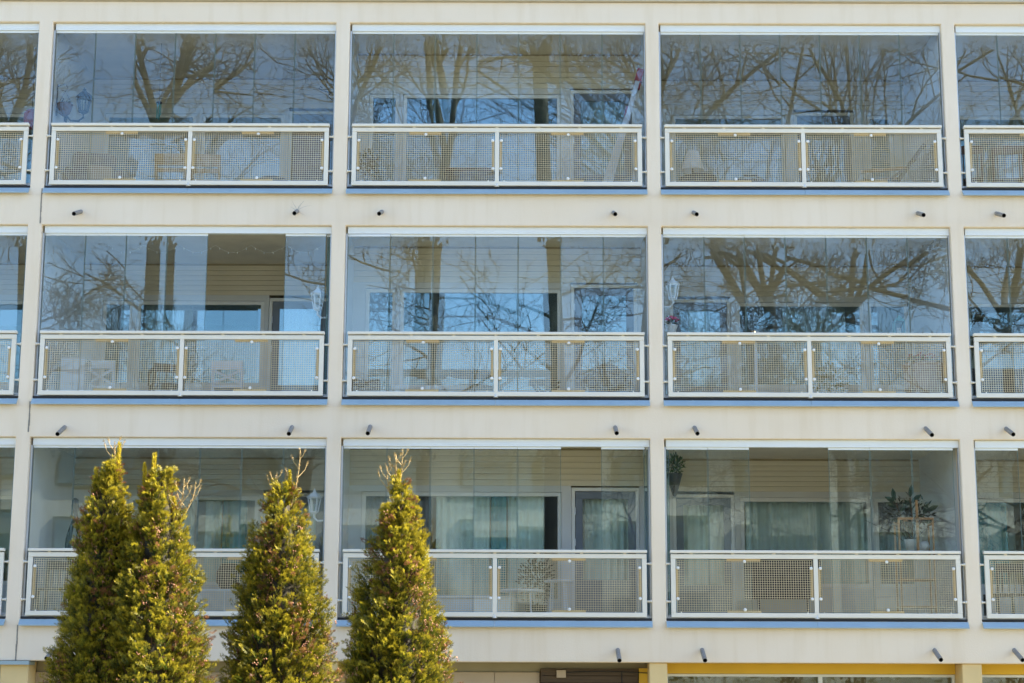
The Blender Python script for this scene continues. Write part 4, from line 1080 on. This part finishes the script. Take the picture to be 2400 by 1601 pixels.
# --- lowest row, right balcony
t = thing('bamboo_shelf', 'open bamboo plant shelf at the right end of the lowest right balcony', 'shelf', (5.53, .95, FL[2]))
for sx in (-.235, .235):
    for sy in (-.14, .14): MB().bar((sx, sy, 0), (sx, sy, 1.48), .024).build('post', 'bamboo', t)
for z in (.25, .62, 1.0): MB().box(-.25, .25, -.155, .155, z, z + .02).build('shelf_board', 'bamboo', t)
MB().bar((-.235, -.14, 1.465), (.235, -.14, 1.465), .03).bar((-.235, .14, 1.465), (.235, .14, 1.465), .03).bar((-.235, -.14, 1.40), (-.235, .14, 1.40), .03).bar((.235, -.14, 1.40), (.235, .14, 1.40), .03).build('top_frame', 'bamboo', t)
MB().bar((.02, -.14, 1.02), (.02, -.14, 1.72), .03).build('centre_post', 'bamboo', t)
t = thing('rubber_plant', 'rubber plant with large dark leaves on the bamboo shelf', 'plant', (5.50, .98, FL[2] + 1.02))
MB().lathe([(.07, 0), (.10, .16), (.105, .17), (.09, .165)], 16).build('pot', 'linen', t, smooth=True)
MB().tube([(0, 0, .1), (.03, 0, .4), (.0, 0, .75)], .010, 6).tube([(0, 0, .15), (-.12, 0, .45), (-.2, 0, .68)], .009, 6).tube([(0, 0, .15), (.13, 0, .4), (.22, 0, .56)], .009, 6).build('stem', 'bark', t)
LP = [(-.2, 0, .68, -.4, .2), (-.18, .03, .62, -.9, .35), (-.14, 0, .55, .4, .7), (-.1, 0, .42, -.9, .1), (.0, 0, .75, .15, 1), (.01, 0, .68, .6, .5), (.02, 0, .58, -.5, .7), (.22, 0, .56, .8, .4), (.18, 0, .5, .3, .9), (.14, 0, .42, .9, .0), (.02, .02, .45, .7, .2), (-.22, 0, .7, -.1, 1)]
tv = [(0, 0, 0), (.3, .17, .04), (.65, .17, .03), (1, 0, -.08), (.65, -.17, .03), (.3, -.17, .04), (.5, 0, -.01)]
for (x, y, z, ax, az) in LP:
    d = Vector((ax, -.15, az)).normalized(); yv = Vector((0, -1, .15)).cross(d).normalized(); zv = d.cross(yv)
    o = MB().add([tuple(Vector((x, y, z)) + (d * p[0] + yv * p[1] + zv * p[2]) * .19) for p in tv], [(0, 6, 1), (1, 6, 2), (2, 6, 3), (3, 6, 4), (4, 6, 5), (5, 6, 0)])
    me = o.mesh('leaf', 'houseleaf'); at = me.attributes.new('tint', 'FLOAT_COLOR', 'POINT'); at.data.foreach_set('color', [.035, .075, .045, 1] * 7)
    put('leaf', me, t)
bush(t, (.0, .03, .52), (.34, .12, .26), 150, .085, [(.03, .04, .025), (.05, .055, .035)], rng)
tw = MB()
for k in range(9):
    q = Vector((rng.normal(0, .05), .0, .15)); pts = [q.copy()]; d = Vector((rng.uniform(-1, 1), rng.uniform(-.3, .3), rng.uniform(.5, 1))).normalized()
    for j in range(5): d = (d + Vector((rng.normal(0, .2), 0, rng.normal(-.05, .15)))).normalized(); q = q + d * .12; pts.append(q.copy())
    tw.tube(pts, [.006, .0055, .005, .004, .003, .002], 4)
kind(tw.build('twigs', 'dark', t), 'stuff')
tag(MB().lathe([(.02, -.075), (.055, -.058), (.075, 0), (.055, .055), (.0, .075)], 20, cap=False).build('globe_lamp', 'linen', None, (5.66, .92, FL[2] + 1.02 + .075), smooth=True), 'white globe lamp standing on the bamboo shelf', 'lamp')
t = thing('hanging_planter', 'dark cone planter with a green plant hanging in the lowest right balcony', 'planter', (2.165, .32, 4.25))
MB().lathe([(.02, 0), (.06, .12), (.11, .30), (.115, .31), (.10, .30)], 16).build('pot', 'dark', t, smooth=True)
bush(t, (0, 0, .43), (.13, .13, .14), 260, .06, [(.06, .13, .02), (.03, .07, .015)], rng)
MB().tube([(0, 0, .30), (0, 0, B3 + .06 - 4.25)], .004, 5).build('cord', 'dark', t)
BR = MB().box(-.11, .11, -.05, .05, 0, .06).mesh('brick', 'terracotta')
for k, (x, z, l) in enumerate(((3.98, 0, 'red brick at the bottom left of the small pile behind the mesh'), (4.215, 0, 'red brick at the bottom right of the small pile behind the mesh'), (4.08, .062, 'red brick lying on top of the small pile behind the mesh'))):
    o = put('brick', BR, None, (x, .5, FL[2] + z), (0, 0, R(3 * k - 3))); tag(o, l, 'brick', 'loose bricks in the lowest right balcony')
t = thing('television', 'wide black screen on legs behind the left mesh panel of the lowest right balcony', 'screen', (3.85, 2.0, FL[2]))
MB().box(-.55, .55, -.03, .03, .42, 1.0).build('body', 'dark', t, bevel=.008); MB().box(-.53, .53, -.034, -.031, .44, .98).build('screen', 'darkcloth', t)
for sx in (-.35, .35): MB().bar((sx, -.1, 0), (sx, 0, .42), .03).build('leg', 'dark', t)
chair('dark chair behind the mesh of the lowest balcony at the right edge', 6.85, 1.3, FL[2], R(12), 'dark', 'bars', None, .46, .86)

# --- curtains
CUR = [
    (-1.62, -1.18, 2, 2, 'greycurtain', 'grey curtain at the left end of the wide window, lowest middle balcony'),
    (-1.12, -.36, 2, 2, 'curtain', 'wide pale curtain left of the teal strip, lowest middle balcony'),
    (-.34, -.12, 2, 2, 'tealcurtain', 'teal strip of curtain in the wide window, lowest middle balcony'),
    (-.10, .42, 2, 2, 'curtain', 'pale curtain right of the teal strip, lowest middle balcony'),
    (-2.15, -1.78, 2, 2, 'greycurtain', 'grey curtain in the narrow window, lowest middle balcony'),
    (.92, 1.62, 2, 2, 'curtain', 'pale curtain behind the door glass, lowest middle balcony'),
    (-5.6, -5.2, 2, 1, 'greycurtain', 'grey curtain behind the tall pair of thujas, lowest left balcony'),
    (-5.0, -4.76, 2, 1, 'curtain', 'narrow pale curtain beside the right thuja of the pair, lowest left balcony'),
    (-4.60, -4.36, 2, 1, 'curtain', 'narrow pale curtain left of the teal one, lowest left balcony'),
    (-4.34, -3.98, 2, 1, 'tealcurtain', 'teal curtain left of the lone thuja, lowest left balcony'),
    (-3.6, -2.9, 2, 1, 'curtain', 'pale curtain behind the door glass, lowest left balcony'),
    (3.42, 5.18, 2, 3, 'curtain', 'pale curtain across the wide window, lowest right balcony'),
    (2.45, 3.12, 2, 3, 'curtain', 'pale curtain behind the door glass, lowest right balcony'),
    (5.33, 5.80, 2, 3, 'greycurtain', 'grey curtain in the narrow window, lowest right balcony'),
    (4.05, 5.0, 1, 3, 'curtain', 'pale curtain in the middle of the wide window, middle-row right balcony'),
    (2.62, 2.95, 1, 3, 'curtain', 'pale curtain strip behind the door, middle-row right balcony'),
    (-5.62, -4.9, 1, 1, 'curtain', 'pale curtain in the left half of the wide window, middle-row left balcony'),
    (-3.58, -2.95, 1, 1, 'curtain', 'pale curtain behind the door glass, middle-row left balcony'),
    (.95, 1.62, 0, 2, 'curtain', 'pale curtain behind the door glass, top middle balcony'),
    (6.6, 7.3, 2, 4, 'tealcurtain', 'teal curtain in the lowest balcony at the right edge'),
]
for k, (x0, x1, row, i, m_, l) in enumerate(CUR):
    curtain(x0, x1, BEAM[row] - 2.1, BEAM[row] - .50, DEPTH[i] + .20, m_, l, .11 if m_ == 'curtain' else .14, k)
